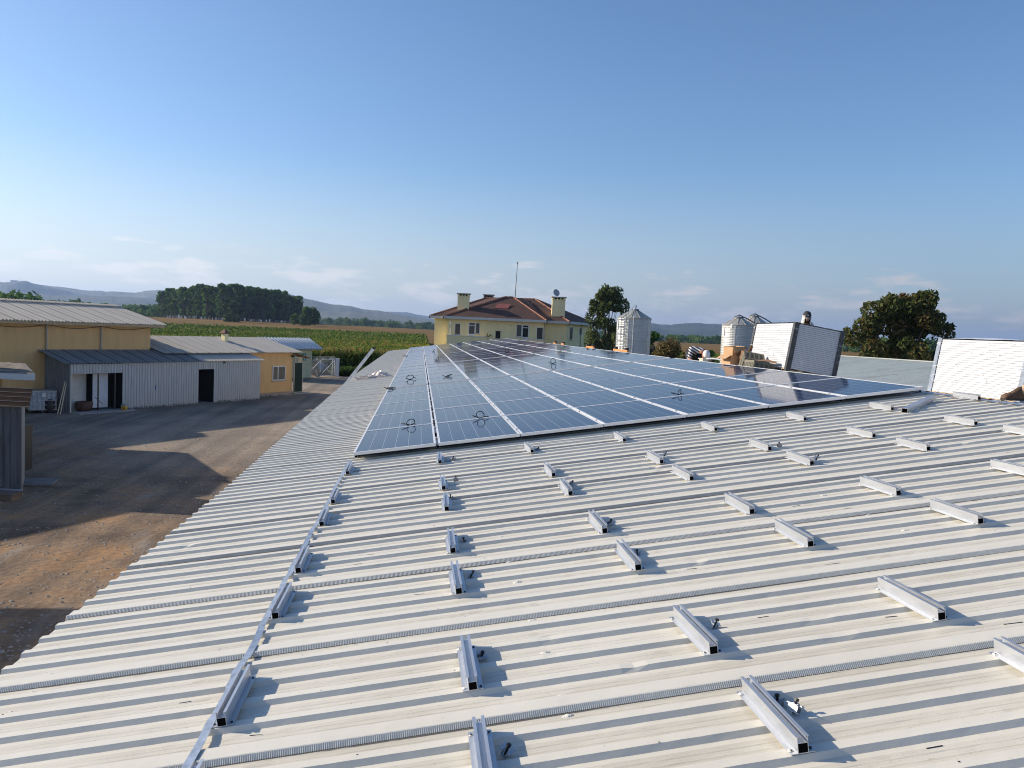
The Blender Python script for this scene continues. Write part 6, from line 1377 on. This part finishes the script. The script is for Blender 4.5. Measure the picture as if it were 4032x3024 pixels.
def boot(x, y, z, rot, rx=0):
    """leather boot, toe towards local -X"""
    rows = []; st = [(-.175, .030, .010, .030), (-.165, .042, .004, .055), (-.12, .050, 0, .075), (-.06, .050, 0, .088), (-.02, .046, 0, .115), (.03, .044, 0, .150), (.075, .042, 0, .155), (.105, .034, .004, .13)]
    mb = MB(); n = 12
    for x_, w_, z0, z1 in st:
        rows.append([(x_, w_*math.cos(a), (z0+z1)/2+(z1-z0)/2*math.sin(a)) if math.sin(a) > 0 else (x_, w_*(1 if math.cos(a) > 0 else -1)*min(1, abs(math.cos(a))*1.6), (z0+z1)/2+(z1-z0)/2*max(-1, math.sin(a)*1.3)) for a in [2*math.pi*j/n for j in range(n)]])
    mb.grid(rows, closed=True); mb.face(rows[0][::-1]); mb.face(rows[-1]); b = mb.build('boot', M_BOOT, p3, smooth=True)
    b.matrix_basis = Matrix.Translation((x, y, z)) @ Matrix.Rotation(rot, 4, 'Z') @ Matrix.Rotation(rx, 4, 'Y')
    mb = MB(); mb.box(-.165, .105, -.046, .046, -.012, .008); mb.build('sole', M_DARK, b); mb = MB()
    for k in range(4): mb.tube([(-.075+.03*k, -.03, .082+.014*k), (-.06+.03*k, .03, .082+.014*k)], .003, 4)
    mb.build('laces', mat('tan lace', (.3, .2, .1), .8), b)
boot(ox-.13, oy, oz+.014, R(4)); boot(ox+.50, oy+.16, rz_(ox+.5)+.02, R(-6), SLOPE)

# ------------------------------------------------------------------ near trees
def P_(lat, dep): v = LD(lat, dep, 0); return (v.x, v.y, tz(v.x, v.y))
M_LEAFA = tone_mat('mid green poplar leaves', [(0, (.045, .065, .020)), (.5, (.12, .155, .05)), (1, (.21, .24, .09))], trans=.4)
tprof = lambda t: .62+.38*math.sin(math.pi*min(1, t*.8+.2)) if t < .8 else .9*(1-(t-.8)/.25)**.6
tree('poplar_tree', 'tall dense green tree standing between the house and the lone silo', 'tree', P_(11.35, 97), 10.7, 2.85, M_LEAFA, 12500, .18, 46, tprof, 1.0, 201, cs=(.18, .30), extra=[((1.7, 0, 5.2), (1.1, 1.2, 1.4)), ((1.4, 0, 3.2), (1.3, 1.2, 1.2)), ((-1.4, 0, 3.0), (1.5, 1.2, 1.4)), ((-1.9, 0, 7.2), (1.0, 1.0, 1.3)), ((-2.0, 0, 4.5), (1.0, 1, 1.6)), ((.6, 0, 9.7), (1.0, 1, .9)), ((1.7, 0, 8.8), (.8, .9, 1.0)), ((-.3, 0, 9.3), (.9, .9, .9)), ((0, -1, 2.5), (2.0, 1.4, 2.0))])
tree('poplar_tree', 'small round tree just right of the lone silo', 'tree', P_(19.4, 112), 5.5, 1.75, M_LEAFD, 2400, .24, 16, rnd_prof, .8, 202, cs=(.3, .45))
tree('shrub', 'ochre green shrub between the lone silo and the crouching worker', 'shrub', P_(11.8, 60), 4.55, 1.9, M_LEAFO, 5200, .13, 22, rnd_prof, .9, 203, cs=(.24, .4), asp=.4)
tree('shrub', 'lower ochre shrub right behind the crouching worker', 'shrub', P_(14.0, 61), 3.9, 1.7, M_LEAFO, 4200, .13, 18, rnd_prof, .7, 204, cs=(.24, .4), asp=.4)
tree('shrub', 'ochre shrub half hidden behind the lone silo', 'shrub', P_(15.6, 84), 3.4, 2.0, M_LEAFO, 3000, .15, 16, rnd_prof, .6, 207, cs=(.24, .4), asp=.4)
tree('dark_tree', 'dark green tree edge left of the two small silos', 'tree', P_(19.6, 79), 3.9, .9, M_LEAFD, 900, .16, 8, rnd_prof, .6, 205, cs=(.3, .45))
wp = lambda t: math.sin(math.pi*min(1, .16+t*.84))**.55
tree('walnut_tree', 'broad walnut tree with browning leaves behind the second barn', 'tree', P_(30.6, 63), 9.15, 4.1, M_LEAFB, 14500, .19, 52, lambda t: (1.0 if t < .5 else 1.0-1.05*(t-.5))*(.75+.5*t if t < .5 else 1), 1.2, 206, cs=(.13, .24), r0=.22, asp=.55, shell=.5, 
     extra=[((-3.3, 0, 6.6), (.9, .9, .9)), ((-4.1, 0, 5.6), (.8, .8, .55)), ((3.2, 0, 6.4), (.9, 1, .8)), ((4.0, 0, 5.5), (.7, .9, .6)), ((4.4, 0, 5.1), (.45, .6, .45)), ((.5, 0, 8.5), (1.1, 1, .7)), ((-.9, 0, 8.2), (.9, 1, .8)), ((1.9, 0, 7.6), (.9, 1, .8)), ((-3.0, 0, 6.9), (.5, .6, .6)), ((-4.7, 0, 6.2), (.4, .5, .35)), ((-2.2, 0, 7.4), (.5, .6, .45)), ((2.9, 0, 7.6), (.45, .5, .4)), ((3.7, 0, 6.9), (.4, .5, .35)), ((4.9, 0, 5.6), (.4, .5, .3)), ((1.2, 0, 9.3), (.5, .5, .35)), ((-.3, 0, 9.1), (.45, .5, .4)), ((-3.0, -.5, 3.6), (1.3, 1, 1.2)), ((2.9, -.5, 3.6), (1.3, 1, 1.2)), ((0, -1, 3.6), (2.4, 1.2, 1.4))])
HAZE()
